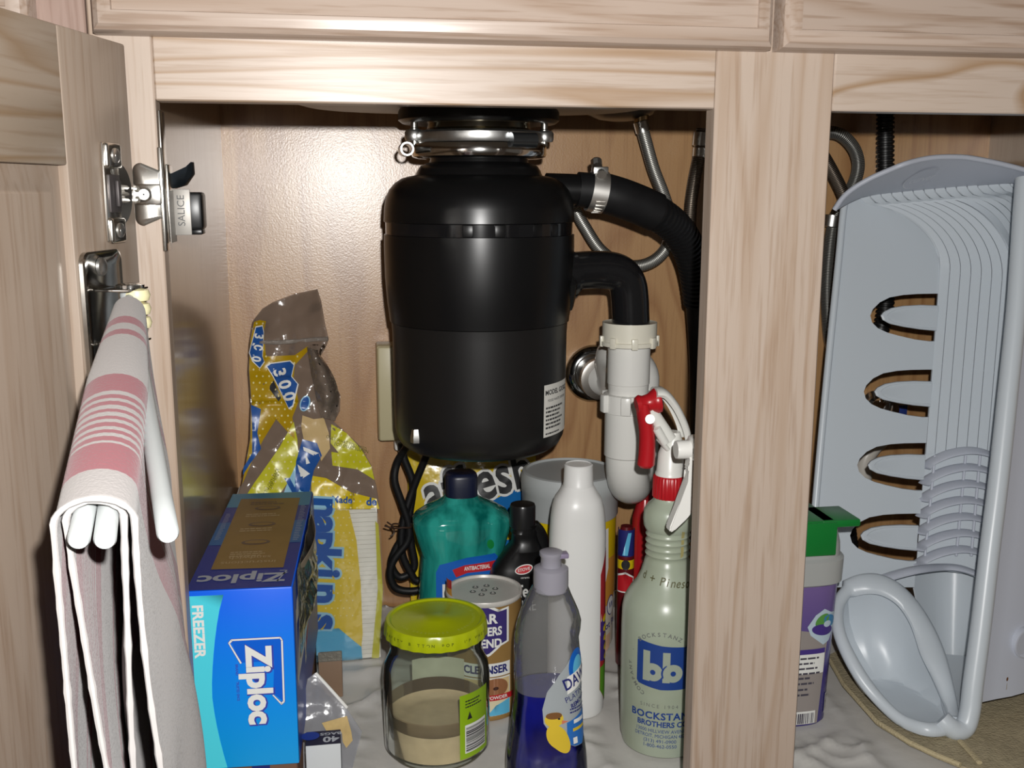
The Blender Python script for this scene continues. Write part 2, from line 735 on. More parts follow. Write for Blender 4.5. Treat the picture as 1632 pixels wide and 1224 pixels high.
nickel = M('nickel_hinge', (0.72, 0.69, 0.64), 0.22, 1.0)
darkmetal = M('dark_recess_metal', (0.10, 0.09, 0.09), 0.35, 0.6)
black_pl = M('black_plastic', (0.006, 0.006, 0.0065), 0.34, spec=0.4)
black_sat = M('black_satin_can', (0.010, 0.0095, 0.0095), 0.36, spec=0.42)
black_gl = M('black_gloss_pipe', (0.010, 0.010, 0.011), 0.16)
black_rub = M('black_rubber', (0.009, 0.009, 0.010), 0.5, spec=0.4, vary=0.25, vscale=50)
white_pl = M('white_plastic', S(232, 231, 226), 0.32)
pvc = M('white_pvc', S(228, 227, 222), 0.26)
cream = M('cream_plastic', S(222, 214, 170), 0.4)

# ------------------------------------------------------------------ setting
bm = NB()
box(bm, -2.2, 2.2, -2.4, 0.62, -0.14, -0.12)
obj('floor', bm, M('kitchen_floor_vinyl', S(150, 128, 106), 0.5, vary=0.2, vscale=8), kind='structure')
bm = NB()
box(bm, -2.2, 2.2, 0.60, 0.66, -0.12, 1.6)
obj('wall_back', bm, M('painted_wall', S(210, 200, 186), 0.7), kind='structure')

# ------------------------------------------------------------------ the sink cabinet
XL, XM0, XM1, XR = -0.1195, 0.2745, 0.3665, 0.842
ZT = 0.6075
cab = thing('sink_cabinet', 'pickled oak sink cabinet with its left door swung open and pipes inside', 'cabinet', (0.32, 0.28, -0.12))


def part(name, mats, x0, x1, y0, y1, z0, z1, bev=0.0012, parent=cab):
    b = NB()
    box(b, x0, x1, y0, y1, z0, z1, bev, 1)
    return obj(name, b, mats, parent)


part('stile', oak_z, -0.1595, XL, 0, 0.019, -0.06, 0.80)
part('stile', oak_z, XM0, XM1, 0, 0.0190, -0.06, 0.80)
part('stile', oak_z, XR, XR + 0.05, 0, 0.019, -0.06, 0.80)
part('rail', oak_x, XL, XM0, 0, 0.0188, ZT, 0.74)
part('rail', oak_xr, XM1, XR, 0, 0.0188, ZT, 0.74)
part('rail', oak_x, XL, XM0, 0, 0.0188, -0.06, -0.004)
part('rail', oak_x, XM1, XR, 0, 0.0188, -0.06, -0.004)
part('side_panel', ply_side, -0.152, -0.1365, 0.0195, 0.56, -0.02, 0.80, 0)
part('side_panel', ply_side, 0.875, 0.890, 0.0195, 0.56, -0.02, 0.80, 0)
part('back_panel', ply_back, -0.152, 0.890, 0.56, 0.574, -0.02, 0.80, 0)
part('floor_panel', ply_side, -0.1364, 0.8749, 0.0195, 0.5599, -0.018, 0.0, 0)
part('toe_kick', raw_ply, -0.16, 0.89, 0.07, 0.085, -0.12, -0.062, 0)


def nested(b, x0, x1, z0, z1, steps):
    rings = []
    for ins, y in steps:
        rings.append([Vector((x0 + ins, y, z0 + ins)), Vector((x1 - ins, y, z0 + ins)), Vector((x1 - ins, y, z1 - ins)), Vector((x0 + ins, y, z1 - ins))])
    loft(b, rings, True, True)


DPROF = [(0, -0.0005), (0, -0.012), (0.0015, -0.0165), (0.005, -0.0198), (0.010, -0.0212), (0.0132, -0.0208), (0.0138, -0.0188), (0.0152, -0.0184)]
for x0, x1 in ((-0.1535, 0.3105), (0.3165, 0.86)):
    b = NB()
    nested(b, x0, x1, 0.6485, 0.788, DPROF)
    obj('drawer_front', b, oak_x2, cab, sharp=25)

# neighbouring cabinet to the left
nb = thing('neighbour_cabinet', 'neighbouring oak base cabinet at the top left, mostly hidden by the open door', 'cabinet', (-0.42, 0.28, -0.12))
part('stile', oak_nb, -0.1995, -0.1603, -0.0, 0.019, -0.06, 0.80, parent=nb)
part('rail', oak_nb, -0.70, -0.1997, 0.0, 0.019, 0.60, 0.66, parent=nb)
part('side_panel', ply_side, -0.170, -0.1600, 0.0195, 0.56, -0.02, 0.80, 0, parent=nb)
b = NB()
nested(b, -0.68, -0.1900, 0.6485, 0.788, DPROF)
obj('drawer_front', b, oak_x2, nb, sharp=25)
part('cabinet_door', oak_nb, -0.68, -0.205, -0.019, -0.0005, -0.05, 0.59, parent=nb)
part('toe_kick', raw_ply, -0.70, -0.161, 0.07, 0.085, -0.12, -0.05, 0, parent=nb)

# countertop above (out of frame, keeps the inside dark)
b = NB()
box(b, -0.72, 0.92, -0.035, 0.60, 0.801, 0.84, 0.004)
obj('countertop', b, M('speckled_laminate', S(190, 180, 168), 0.4, vary=0.25, vscale=300), loc=(0.1, 0.28, 0.801), label='speckled worktop lying over the sink cabinet and its neighbour', cat='countertop')

# ------------------------------------------------------------------ the open door
HP = Vector((-0.1325, -0.022, 0))
DA = R(15)
dD = Vector((-math.sin(DA), -math.cos(DA), 0))
nD = Vector((math.cos(DA), -math.sin(DA), 0))
DM = Matrix.Translation(HP) @ Matrix((dD, nD, Vector((0, 0, 1)))).transposed().to_4x4()


def DW(s, z, h=0.0):
    return HP + dD * s + nD * h + Vector((0, 0, z))


def RD(px, py, h=0.0):
    d = ray(px, py)
    t = ((HP + nD * h - CAM).dot(nD)) / d.dot(nD)
    p = CAM + d * t
    return (p - HP).dot(dD), p.z


door = bpy.data.objects.new('door', None)
COL.objects.link(door)
door.parent = cab
DWID, DZ0, DZ1 = 0.425, -0.03, 0.6405


def dbox(b, s0, s1, z0, z1, h0, h1, bev=0.0, seg=2, mi=0):
    obox(b, DM @ Matrix.Translation(((s0 + s1) / 2, (h0 + h1) / 2, (z0 + z1) / 2)), s1 - s0, h1 - h0, z1 - z0, bev, seg, mi)
    return b


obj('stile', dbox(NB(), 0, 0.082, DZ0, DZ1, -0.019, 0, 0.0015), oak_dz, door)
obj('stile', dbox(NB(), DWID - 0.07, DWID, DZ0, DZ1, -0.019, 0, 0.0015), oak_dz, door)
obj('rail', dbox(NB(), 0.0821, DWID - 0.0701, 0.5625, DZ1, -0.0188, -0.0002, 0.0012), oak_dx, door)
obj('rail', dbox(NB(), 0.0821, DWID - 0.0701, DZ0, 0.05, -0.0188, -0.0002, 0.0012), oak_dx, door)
b = NB()
rings = []
for ins, h in ((-0.004, -0.014), (0.0, -0.0060), (0.002, -0.0058), (0.014, -0.0035), (0.016, -0.0025)):
    s0, s1, z0, z1 = 0.0822 + ins, DWID - 0.0702 - ins, 0.0502 + ins, 0.5624 - ins
    rings.append([DW(s0, z0, h), DW(s1, z0, h), DW(s1, z1, h), DW(s0, z1, h)])
loft(b, rings)
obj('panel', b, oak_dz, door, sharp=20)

# hinge
hinge = bpy.data.objects.new('hinge', None)
COL.objects.link(hinge)
hinge.parent = cab
b = NB()
out = [DW(0.024 + 0.0165 * math.cos(a), 0.546 + 0.019 * math.sin(a), 0.0003) for a in [2 * PI * i / 36 for i in range(36)]]
loft(b, [out, [p + nD * 0.0016 for p in out]])
dbox(b, 0.024, 0.0435, 0.5165, 0.5775, 0.0003, 0.0022, 0.0008)
for z in (0.5695, 0.5235):
    dbox(b, 0.0235, 0.0425, z - 0.008, z + 0.008, 0.0003, 0.0048, 0.0022, 3)
obj('cup_plate', b, nickel, hinge)
for z in (0.5695, 0.5235):
    b = NB()
    lathe(b, [(0.0048, 0.0), (0.0046, 0.0014), (0.003, 0.0022)], 0, 0, 18, M4=axis_m(DW(0.033, z, 0.0042), nD))
    dbox(b, 0.030, 0.036, z - 0.0005, z + 0.0005, 0.0060, 0.0066)
    obj('screw', b, steel, hinge)
b = NB()
dbox(b, 0.0265, 0.0405, 0.5345, 0.558, 0.0018, 0.0036, 0.0008)
dbox(b, 0.030, 0.0345, 0.538, 0.5545, 0.0036, 0.0062, 0.001)
obj('hinge_cup', b, darkmetal, hinge)
p0, p1 = DW(0.030, 0.546, 0.004), Vector((-0.1335, -0.0075, 0.5455))
b = NB()
dd = (p1 - p0).normalized()
for k in (-1, 0, 1):
    pts = [p0.lerp(p1, t) + Vector((0, 0, k * 0.0042)) for t in (0, 0.5, 1)]
    tube(b, pts, 0.0017, 8, True)
pts = [p0.lerp(p1, t) + nD * -0.001 for t in (0, 0.5, 1)]
tube(b, pts, 0.0062, 8, True, flat=0.25, up=(dd.cross(Vector((0, 0, 1)))))
obj('hinge_arm', b, nickel, hinge)
b = NB()
ol = []
for cx_, cz_, a0 in ((-0.1195, 0.561, 0), (-0.131, 0.561, 90), (-0.131, 0.530, 180), (-0.1195, 0.530, 270)):
    rr = 0.0005 if cx_ > -0.13 else 0.0055
    for k in range(7):
        a = R(a0 + 90 * k / 6)
        ol.append(Vector((cx_ + rr * math.cos(a), 0, cz_ + rr * math.sin(a))))
loft(b, [[p + Vector((0, -0.0006, 0)) for p in ol], [p + Vector((0, -0.0030, 0)) for p in ol],
         [Vector((p.x * 0.9 - 0.0125, -0.0036, (p.z - 0.5455) * 0.9 + 0.5455)) for p in ol]])
box(b, -0.1345, -0.1185, -0.0062, -0.0034, 0.5385, 0.5525, 0.001)
box(b, -0.1200, -0.1175, -0.0020, 0.0150, 0.507, 0.577, 0.0006)
box(b, -0.1190, -0.1172, 0.0010, 0.0200, 0.512, 0.6015, 0.0006)
box(b, -0.1190, -0.1164, 0.0150, 0.0360, 0.515, 0.566, 0.0006)
obj('frame_bracket', b, nickel, hinge)
b = NB()
lathe(b, [(0.0050, 0.0), (0.0050, 0.002), (0.0036, 0.0032)], 0, 0, 20, M4=axis_m((-0.1290, -0.0062, 0.5455), (0, -1, 0)))
box(b, -0.1325, -0.1255, -0.0100, -0.0094, 0.5450, 0.5460)
box(b, -0.1295, -0.1285, -0.0100, -0.0094, 0.542, 0.549)
obj('screw', b, steel, hinge)
b = NB()
box(b, -0.1155, -0.0975, 0.036, 0.062, 0.520, 0.547, 0.0025, 2)
box(b, -0.107, -0.0985, 0.040, 0.058, 0.5165, 0.5205, 0.001)
obj('damper', b, black_pl, hinge)
b = NB()
box(b, -0.1165, -0.1162, 0.012, 0.038, 0.512, 0.548)
box(b, -0.1168, -0.1050, 0.0335, 0.0352, 0.5165, 0.5490, 0.0004)
obj('damper_plate', b, M('grey_metal_label', S(150, 146, 140), 0.45, 0.3), hinge)
b = NB()
q = [Vector((-0.1165, 0.030, 0.560)), Vector((-0.108, 0.042, 0.565)), Vector((-0.1045, 0.044, 0.5685)), Vector((-0.1045, 0.046, 0.560)), Vector((-0.110, 0.044, 0.552)), Vector((-0.1165, 0.034, 0.5495))]
loft(b, [q, [p + Vector((0.001, 0.010, 0)) for p in q]])
obj('spring_tab', b, M('blued_steel', (0.08, 0.10, 0.12), 0.3, 0.9), hinge)
decal('lettering', [txt('SALICE', 0.0072, -0.0005, 0.001, 0, 1, rot=R(90), bold=0.0)], on_plane((-0.1108, 0.0333, 0.533), (1, 0, 0), (0, 0, 1)), [M('dark_print', (0.05, 0.05, 0.05))], hinge)

# ------------------------------------------------------------------ towel rack on the door
PIV = DW(0.052, 0.478, 0.014)
rack_t = thing('towel_rack', 'chrome backed towel rack with three white swing arms on the open door', 'towel rack', tuple(PIV))
b = NB()
ol = []
s0, s1 = 0.0305, 0.0795
z0, z1 = RD(135, 600)[1] - 0.02, RD(150, 400)[1]
for cs, cz, a0 in ((s1 - 0.007, z1 - 0.007, 0), (s0 + 0.007, z1 - 0.007, 90), (s0 + 0.007, z0 + 0.007, 180), (s1 - 0.007, z0 + 0.007, 270)):
    for k in range(7):
        a = R(a0 + 90 * k / 6)
        ol.append((cs + 0.007 * math.cos(a), cz + 0.007 * math.sin(a)))
cs_, cz_ = (s0 + s1) / 2, (z0 + z1) / 2
loft(b, [[DW(s, z, 0.0004) for s, z in ol], [DW(s, z, 0.0030) for s, z in ol],
         [DW(cs_ + (s - cs_) * 0.94, cz_ + (z - cz_) * 0.975, 0.0036) for s, z in ol],
         [DW(cs_ + (s - cs_) * 0.80, cz_ + (z - cz_) * 0.92, 0.0016) for s, z in ol]])
obj('back_plate', b, M('worn_chrome_plate', (0.60, 0.58, 0.54), 0.16, 1.0, vary=0.35, vscale=60), rack_t)
b = NB()
sc_ = RD(163, 425, 0.003)
lathe(b, [(0.0058, 0.0), (0.0054, 0.0018), (0.003, 0.0030)], 0, 0, 18, M4=axis_m(DW(sc_[0], sc_[1], 0.0018), nD))
obj('screw', b, steel, rack_t)
b = NB()
dbox(b, 0.040, 0.066, 0.4875, 0.4890, 0.002, 0.024, 0.0005)
obj('pivot_bracket', b, chrome, rack_t)
b = NB()
dbox(b, 0.040, 0.066, 0.455, 0.4565, 0.002, 0.024, 0.0005)
obj('pivot_bracket', b, chrome, rack_t)
b = NB()
lathe(b, [(0.0085, 0.0), (0.0085, 0.0018), (0.0060, 0.0026)], 0, 0, 24, M4=axis_m(PIV + nD * 0.004 + Vector((0, 0, 0.0112)), (0, 0, 1)))
obj('pivot_cap', b, chrome, rack_t)
TY = -0.345
tips = [PY(125, 862, TY), PY(167, 862, TY), PY(268, 852, TY + 0.004)]
for k, tip in enumerate(tips):
    b = NB()
    base = PIV + nD * 0.004 + Vector((0, 0, 0.0065 - 0.0085 * k))
    lathe(b, [(0.0045, -0.004), (0.0062, -0.0025), (0.0066, 0), (0.0062, 0.0025), (0.0045, 0.004)], base.x, base.y, 20, M4=Matrix.Translation((0, 0, base.z)))
    d = (tip - base).normalized()
    st = base + d * 0.006
    L_ = (tip - st).length
    pts = [st + d * (L_ * t) for t in (0, 0.1, 0.3, 0.6, 0.9)] + [st + d * (L_ - 0.0012), tip]
    n_ = len(pts)
    tube(b, pts, lambda i, s, n_=n_: 0.0030 if i == 0 else (0.0036 if i == n_ - 1 else 0.0043), 20)
    obj('arm', b, M('white_coated_arm', S(168, 172, 172), 0.35) if k == 0 else bpy.data.materials['white_coated_arm'], rack_t)
    b = NB()
    lathe(b, [(0.0030, -0.0042), (0.0070, -0.0032), (0.0080, 0), (0.0070, 0.0032), (0.0030, 0.0042)], base.x + nD.x * 0.004, base.y + nD.y * 0.004, 20, M4=Matrix.Translation((0, 0, base.z)))
    obj('knuckle', b, cream, rack_t)

# ------------------------------------------------------------------ dish towel over two arms
bA = PIV + nD * 0.004 + Vector((0, 0, 0.003))
bB = (tips[0] + tips[1]) / 2
AD = (bB - bA).normalized()
AE = AD.cross(Vector((0, 0, 1))).normalized()
if AE.x < 0:
    AE = -AE
AL = (bB - bA).length


def towel_a(py):
    best = 0
    for i in range(401):
        a = i / 400
        if proj(bA + AD * (AL * a) + Vector((0, 0, 0.009)))[1] <= py:
            best = a
    return best


tw, ntw, Nn, Ll, bs = _nt('striped_terry')
uvn = Nn.new('ShaderNodeUVMap')
uvn.uv_map = 'UVMap'
sx = Nn.new('ShaderNodeSeparateXYZ')
Ll.new(uvn.outputs[0], sx.inputs[0])
rp = Nn.new('ShaderNodeValToRGB')
rp.color_ramp.interpolation = 'CONSTANT'
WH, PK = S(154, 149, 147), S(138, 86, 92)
stops = [(507, PK), (518, WH), (528, PK), (536, WH), (600, PK)]
for i in range(8):
    stops += [(627 + 11.2 * i, WH), (632.6 + 11.2 * i, PK)]
stops += [(752, WH)]
els = rp.color_ramp.elements
els[0].position = 0.0
els[0].color = (*WH, 1)
els[1].position = 0.999
els[1].color = (*WH, 1)
for y, c in stops:
    e = els.new(min(0.99, towel_a(y)))
    e.color = (*c, 1)
Ll.new(sx.outputs[0], rp.inputs['Fac'])
Ll.new(rp.outputs['Color'], bs.inputs['Base Color'])
bs.inputs['Roughness'].default_value = 0.95
bs.inputs['Specular IOR Level'].default_value = 0.1
bs.inputs['Sheen Weight'].default_value = 0.15
tcn = Nn.new('ShaderNodeTexCoord')
nz = Nn.new('ShaderNodeTexNoise')
nz.inputs['Scale'].default_value = 700
Ll.new(tcn.outputs['Object'], nz.inputs['Vector'])
bpn = Nn.new('ShaderNodeBump')
bpn.inputs['Strength'].default_value = 0.4
bpn.inputs['Distance'].default_value = 0.001
Ll.new(nz.outputs['Fac'], bpn.inputs['Height'])
Ll.new(bpn.outputs['Normal'], bs.inputs['Normal'])

towel = thing('dish_towel', 'white dish towel with pink stripes draped over the two left swing arms', 'towel', tuple(bA.lerp(bB, 0.5) + Vector((0, 0, 0.012))))


def tow_pt(a, c, w, top, phase):
    """c in [-1,1]: -1 the left hem, 0 the ridge, 1 the right hem"""
    p = bA + AD * (AL * a)
    wa = w * ((0.55 + 0.45 * min(1, a * 2.2)) if w > 0.0125 else (0.30 + 0.70 * min(1, a * 1.25)))
    arch = 0.10
    L0 = 0.35
    if abs(c) <= arch:
        th = PI / 2 - (c / arch) * PI / 2
        x, z = wa * math.cos(th), top * math.sin(th)
        d = 0
    else:
        d = (abs(c) - arch) / (1 - arch) * L0
        sg = 1 if c > 0 else -1
        x = sg * wa
        z = -d
        fold = 0.0035 * min(1, d * 9) * math.sin(a * 11 + d * 14 + phase) + 0.002 * min(1, d * 8) * mnoise.noise(Vector((a * 6, d * 14, phase)))
        if sg > 0:
            x += fold + (d * (0.065 - 0.02 * a) * min(1, d / 0.1) if w > 0.0125 else -d * 0.055)
        else:
            x += fold * 0.5 + d * 0.012 - 0.012 * (1 - a) * min(1, d * 8) + (0.0 if w > 0.0125 else d * (0.05 + 0.06 * (1 - a)))
    return p + AE * x + Vector((0, 0, z)) + AD * (0.003 * math.sin(c * 7 + phase) * min(1, d * 6))


def tow_layer(name, a0, a1, w, top, phase, c0=-1.0, c1=1.0):
    b = NB()
    NA, NC = 46, 120
    g = [[tow_pt(a0 + (a1 - a0) * i / NA, c0 + (c1 - c0) * k / NC, w, top, phase) for k in range(NC + 1)] for i in range(NA + 1)]
    vs = sheet(b, g)
    lay = b.loops.layers.uv.new('UVMap')
    ix = {v: (i, k) for i, row in enumerate(vs) for k, v in enumerate(row)}
    for f in b.faces:
        for l in f.loops:
            i, k = ix[l.vert]
            cc = -1 + 2 * k / NC
            dd_ = max(0.0, (abs(cc) - 0.10) / 0.90) * 0.35
            ua = a0 + (a1 - a0) * i / NA
            if abs(cc) > 0.1:
                ua = abs(ua + (2.6 * dd_ if cc > 0 else -3.6 * dd_))
            l[lay].uv = (min(0.985, ua), k / NC)
    uvs = {l.vert: l[lay].uv.copy() for f in b.faces for l in f.loops}
    old = list(b.verts)
    thicken(b, 0.0012)
    tw_ = {}
    for v, t in zip(old, list(b.verts)[len(old):]):
        tw_[t] = v
    for f in b.faces:
        for l in f.loops:
            l[lay].uv = uvs[tw_.get(l.vert, l.vert)]
    return obj(name, b, tw, towel)


tow_layer('outer_layer', 0.085, 0.955, 0.0150, 0.0105, 0.3)
tow_layer('inner_layer', 0.10, 0.945, 0.0108, 0.0082, 2.1)
for w, top, ph, a in ((0.0150, 0.0105, 0.3, 0.955), (0.0108, 0.0082, 2.1, 0.945)):
    b = NB()
    pts = [tow_pt(a, -1 + 2 * k / 150, w, top, ph) for k in range(151)]
    rr = random.Random(4)
    jit = [rr.uniform(0.8, 1.2) for _ in pts]
    tube(b, pts, lambda i, s, j=jit: 0.0014 * j[i], 8)
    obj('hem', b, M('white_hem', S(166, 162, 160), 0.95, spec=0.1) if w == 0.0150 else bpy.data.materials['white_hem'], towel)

# ------------------------------------------------------------------ sink, faucet mount
sink = thing('sink', 'underside of the stainless sink above the black disposer', 'sink', (0.144, 0.34, 0.631))
b = NB()
rings = []
for z, k, rr in ((0.799, 1.0, 3.5), (0.66, 0.97, 3.5), (0.640, 0.93, 3.5), (0.634, 0.84, 3.2), (0.6315, 0.5, 2.4)):
    rings.append(sect(0.144, 0.30, z, 0.215 * k, 0.20 * k, rr, 48))
loft(b, rings, False, True)
obj('bowl', b, M('grey_undercoated_steel', S(176, 170, 160), 0.45, 0.3), sink)
b = NB()
rings = [sect(0.600, 0.30, z, 0.205 * k, 0.20 * k, rr, 48) for z, k, rr in ((0.799, 1.0, 3.5), (0.69, 0.97, 3.5), (0.672, 0.92, 3.5), (0.665, 0.8, 3.2), (0.662, 0.5, 2.4))]
loft(b, rings, False, True)
obj('bowl', b, bpy.data.materials['grey_undercoated_steel'], sink)

fa = PY(990, 172, 0.50)
fau = thing('faucet_mount', 'round grey faucet mounting cup under the worktop with a threaded shank', 'faucet mount', (fa.x, 0.50, 0.62))
b = NB()
lathe(b, [(0.012, 0.80), (0.012, 0.665), (0.030, 0.664), (0.044, 0.658), (0.046, 0.650), (0.040, 0.640), (0.026, 0.634), (0.012, 0.632)], fa.x, 0.505, 40)
obj('cup', b, M('dull_grey_metal', (0.22, 0.20, 0.18), 0.4, 0.7), fau)
hp = PY(1022, 196, 0.49)
b = NB()
lathe(b, [(0.006, 0.75), (0.006, hp.z + 0.012), (0.009, hp.z + 0.012), (0.009, hp.z - 0.002), (0.0075, hp.z - 0.006)], hp.x, 0.49, 20)
obj('shank', b, M('brass_shank', (0.45, 0.33, 0.18), 0.3, 1.0), fau)

# ------------------------------------------------------------------ garbage disposer
DX, DY = 0.1455, 0.34
dsp = thing('garbage_disposal', 'black food waste disposer hanging under the sink on a chrome clamp ring', 'garbage disposal', (DX, DY, 0.272))
b = NB()
lathe(b, [(0.070, 0.6312), (0.0815, 0.630), (0.083, 0.627), (0.083, 0.619), (0.079, 0.616), (0.060, 0.616)], DX, DY, 56)
obj('backup_ring', b, black_pl, dsp)
b = NB()
lathe(b, [(0.052, 0.618), (0.0535, 0.611), (0.056, 0.609), (0.060, 0.607), (0.064, 0.6055), (0.064, 0.6035), (0.060, 0.602)], DX, DY, 56)
obj('snap_flange', b, M('yellowed_chrome', (0.66, 0.58, 0.42), 0.14, 1.0), dsp)
b = NB()
lathe(b, [(0.058, 0.6085), (0.064, 0.6080), (0.067, 0.6060), (0.0675, 0.6000), (0.066, 0.5965), (0.060, 0.595)], DX, DY, 56)
for sx_, ang in ((-1, 0), (1, 0), (0.5, 1)):
    px_ = {-1: 660, 1: 867}.get(sx_)
    ex = PY(px_, 205, DY - 0.01).x if px_ else DX + 0.0
    ey = DY - 0.012 if px_ else DY + 0.082
    ez = 0.6035
    tube(b, [Vector((DX + (ex - DX) * t, DY + (ey - DY) * t, ez)) for t in (0.72, 0.85, 0.95, 1.0)], 0.0075, 12, True, flat=0.5)
    lathe(b, [(0.0088, ez - 0.0055), (0.0098, ez - 0.003), (0.0098, ez + 0.003), (0.0080, ez + 0.0055)], ex, ey, 20)
obj('mounting_ring', b, steel, dsp)
for px_ in (660, 867):
    ex, ey = PY(px_, 205, DY - 0.01).x, DY - 0.012
    b = NB()
    lathe(b, [(0.0036, 0.632), (0.0036, 0.611), (0.0048, 0.610), (0.0048, 0.607)], ex, ey, 14)
    lathe(b, [(0.0036, 0.599), (0.0036, 0.5935), (0.002, 0.592)], ex, ey, 14)
    obj('screw', b, M('bolt_zinc', (0.5, 0.5, 0.47), 0.3, 1.0), dsp)
b = NB()
lathe(b, [(0.060, 0.5965), (0.0685, 0.5960), (0.0700, 0.5940), (0.0700, 0.5850), (0.0690, 0.5825), (0.0640, 0.5810), (0.058, 0.5806)], DX, DY, 64)
obj('clamp_ring', b, chrome, dsp)
b = NB()
e = PY(646, 238, DY - 0.028)
tube(b, [e + Vector((0.001, -0.014, 0)), e + Vector((0, 0.016, 0))], 0.0068, 18, False)
thicken(b, 0.0016)
e2 = PY(832, 223, DY - 0.062)
obj('clamp_eye', b, steel, dsp)
b = NB()
tube(b, [e2 + Vector((-0.012, -0.004, 0)), e2 + Vector((0.014, 0.004, 0))], 0.0072, 18, True)
obj('clamp_ear', b, M('ear_dark_steel', (0.16, 0.17, 0.18), 0.25, 0.9), dsp)  # a darker steel than the clamp eye
b = NB()
lathe(b, [(0.045, 0.583), (0.0500, 0.5825), (0.0515, 0.577), (0.0560, 0.5755), (0.0610, 0.5735), (0.0640, 0.569), (0.0660, 0.5640), (0.0745, 0.5625), (0.0810, 0.5605), (0.0880, 0.5560),
          (0.0940, 0.5490), (0.0978, 0.5400), (0.0993, 0.5300), (0.1000, 0.5170), (0.0985, 0.5160)], DX, DY, 72)
obj('upper_housing', b, M('black_upper_shell', (0.005, 0.005, 0.0055), 0.30, spec=0.4), dsp)
b = NB()
lathe(b, [(0.0970, 0.5165), (0.0982, 0.5160), (0.0982, 0.5040), (0.0970, 0.5035)], DX, DY, 72)
obj('vent_band', b, M('black_gloss_band', (0.008, 0.008, 0.009), 0.12), dsp)
for aa in (-104, -86, -62, -48):
    a = R(aa)
    b = NB()
    obox(b, Matrix.Translation((DX + 0.0982 * math.cos(a), DY + 0.0982 * math.sin(a), 0.510)) @ Matrix.Rotation(a, 4, 'Z'), 0.0022, 0.010, 0.0115, 0.0006)
    obj('band_tab', b, black_pl, dsp)
b = NB()
lathe(b, [(0.0970, 0.5040), (0.1000, 0.5035), (0.1002, 0.4900), (0.0998, 0.4600), (0.0980, 0.4350), (0.0960, 0.4180), (0.0955, 0.4130), (0.0930, 0.4120)], DX, DY, 72)
obj('middle_shell', b, bpy.data.materials['black_upper_shell'], dsp)
b = NB()
lathe(b, [(0.0920, 0.4130), (0.0940, 0.4120), (0.0932, 0.4000), (0.0925, 0.3200), (0.0922, 0.3000), (0.0905, 0.2900), (0.0865, 0.2820), (0.0790, 0.2765), (0.0680, 0.2735), (0.020, 0.2720)], DX, DY, 72)
obj('motor_housing', b, black_sat, dsp)
for px_, py_ in ((663, 699), (843, 699)):
    q = PY(px_, py_, DY - 0.055)
    b = NB()
    lathe(b, [(0.0058, q.z - 0.004), (0.0058, q.z + 0.002), (0.004, q.z + 0.010)], q.x, q.y, 6)
    obj('foot_screw', b, M('bright_zinc', (0.8, 0.8, 0.78), 0.25, 1.0), dsp)
# specification label
fa0 = facing(DX, DY)
lab_a = math.atan2(-0.092 * 0.60, 0.092 * 0.80)
ff = on_cyl(DX, DY, interp([(0.29, 0.0924), (0.32, 0.0927), (0.40, 0.0934)]), lab_a)
INK = M('black_print', (0.03, 0.03, 0.03), 0.6)
WHT = M('white_paper_label', S(225, 223, 216), 0.55)
its = [rct(-0.026, 0.298, 0.026, 0.353, 0, 0), txt('MODEL GX50C', 0.0072, 0, 0.3445, 1, 1, bold=0.03), txt('FOOD WASTE DISPOSER', 0.0036, 0, 0.336, 1, 1, bold=0.01)]
its += lines(-0.023, 0.015, 0.3275, 6, 0.0042, 0.0020, 1, 1)
its += lines(-0.023, 0.005, 0.3005, 1, 0.004, 0.0016, 1, 1)
decal('spec_label', its, ff, [WHT, INK], dsp)
# discharge elbow
el = [PY(898, 436, DY - 0.008), PY(915, 432, DY - 0.004), PY(950, 430, DY), PY(976, 432, DY), PY(992, 440, DY), PY(1001, 456, DY), PY(1004, 478, DY), PY(1005, 500, DY), PY(1006, 522, DY)]
b = NB()
tube(b, spline(el, 6), 0.0205, 28, True)
dn = (el[1] - el[0]).normalized()
for k, (rr, t0, t1) in enumerate(((0.029, -0.012, 0.004), (0.0235, 0.004, 0.012))):
    tube(b, [el[0] + dn * t0, el[0] + dn * t1], rr, 28, True)
obj('discharge_elbow', b, black_gl, dsp)
b = NB()
lathe(b, [(0.034, -0.022), (0.034, -0.004), (0.030, 0.0)], 0, 0, 6, M4=axis_m(el[0] + dn * 0.0 + Vector((0, 0.0, -0.008)), dn))
obj('elbow_flange', b, black_pl, dsp)
b = NB()
ip = [PY(870, 301, DY), PY(905, 302, DY), PY(932, 303, DY)]
tube(b, ip, 0.0165, 24, True)
obj('dishwasher_inlet', b, black_pl, dsp)
# power cord, looped and tied
YC = 0.455
c1 = [PY(655, 690, 0.40), PY(648, 712, 0.44)] + [PY(x, y, YC) for x, y in ((634, 735), (629, 765), (640, 800), (651, 835), (650, 862), (628, 892), (622, 915), (630, 936), (650, 942), (672, 938), (690, 920))]
c2 = [PY(690, 700, 0.42), PY(676, 735, 0.45)] + [PY(x, y, YC + 0.004) for x, y in ((660, 775), (648, 812), (640, 850), (642, 885), (656, 915), (664, 925), (684, 925))]
c3 = [PY(x, y, YC + 0.010) for x, y in ((640, 706), (644, 730), (658, 770), (654, 812), (648, 848), (632, 872), (624, 900), (638, 920), (660, 905), (656, 870), (650, 830))]
for c in (c1, c2, c3):
    b = NB()
    tube(b, spline(c, 7), 0.0046, 12, True)
    obj('power_cord', b, black_rub, dsp)
b = NB()
tp = PY(640, 838, YC - 0.006)
tube(b, [tp + Vector((0.012 * math.cos(a), 0.010 * math.sin(a), 0.001 * math.sin(3 * a))) for a in [2 * PI * k / 20 for k in range(21)]], 0.0011, 6, True)
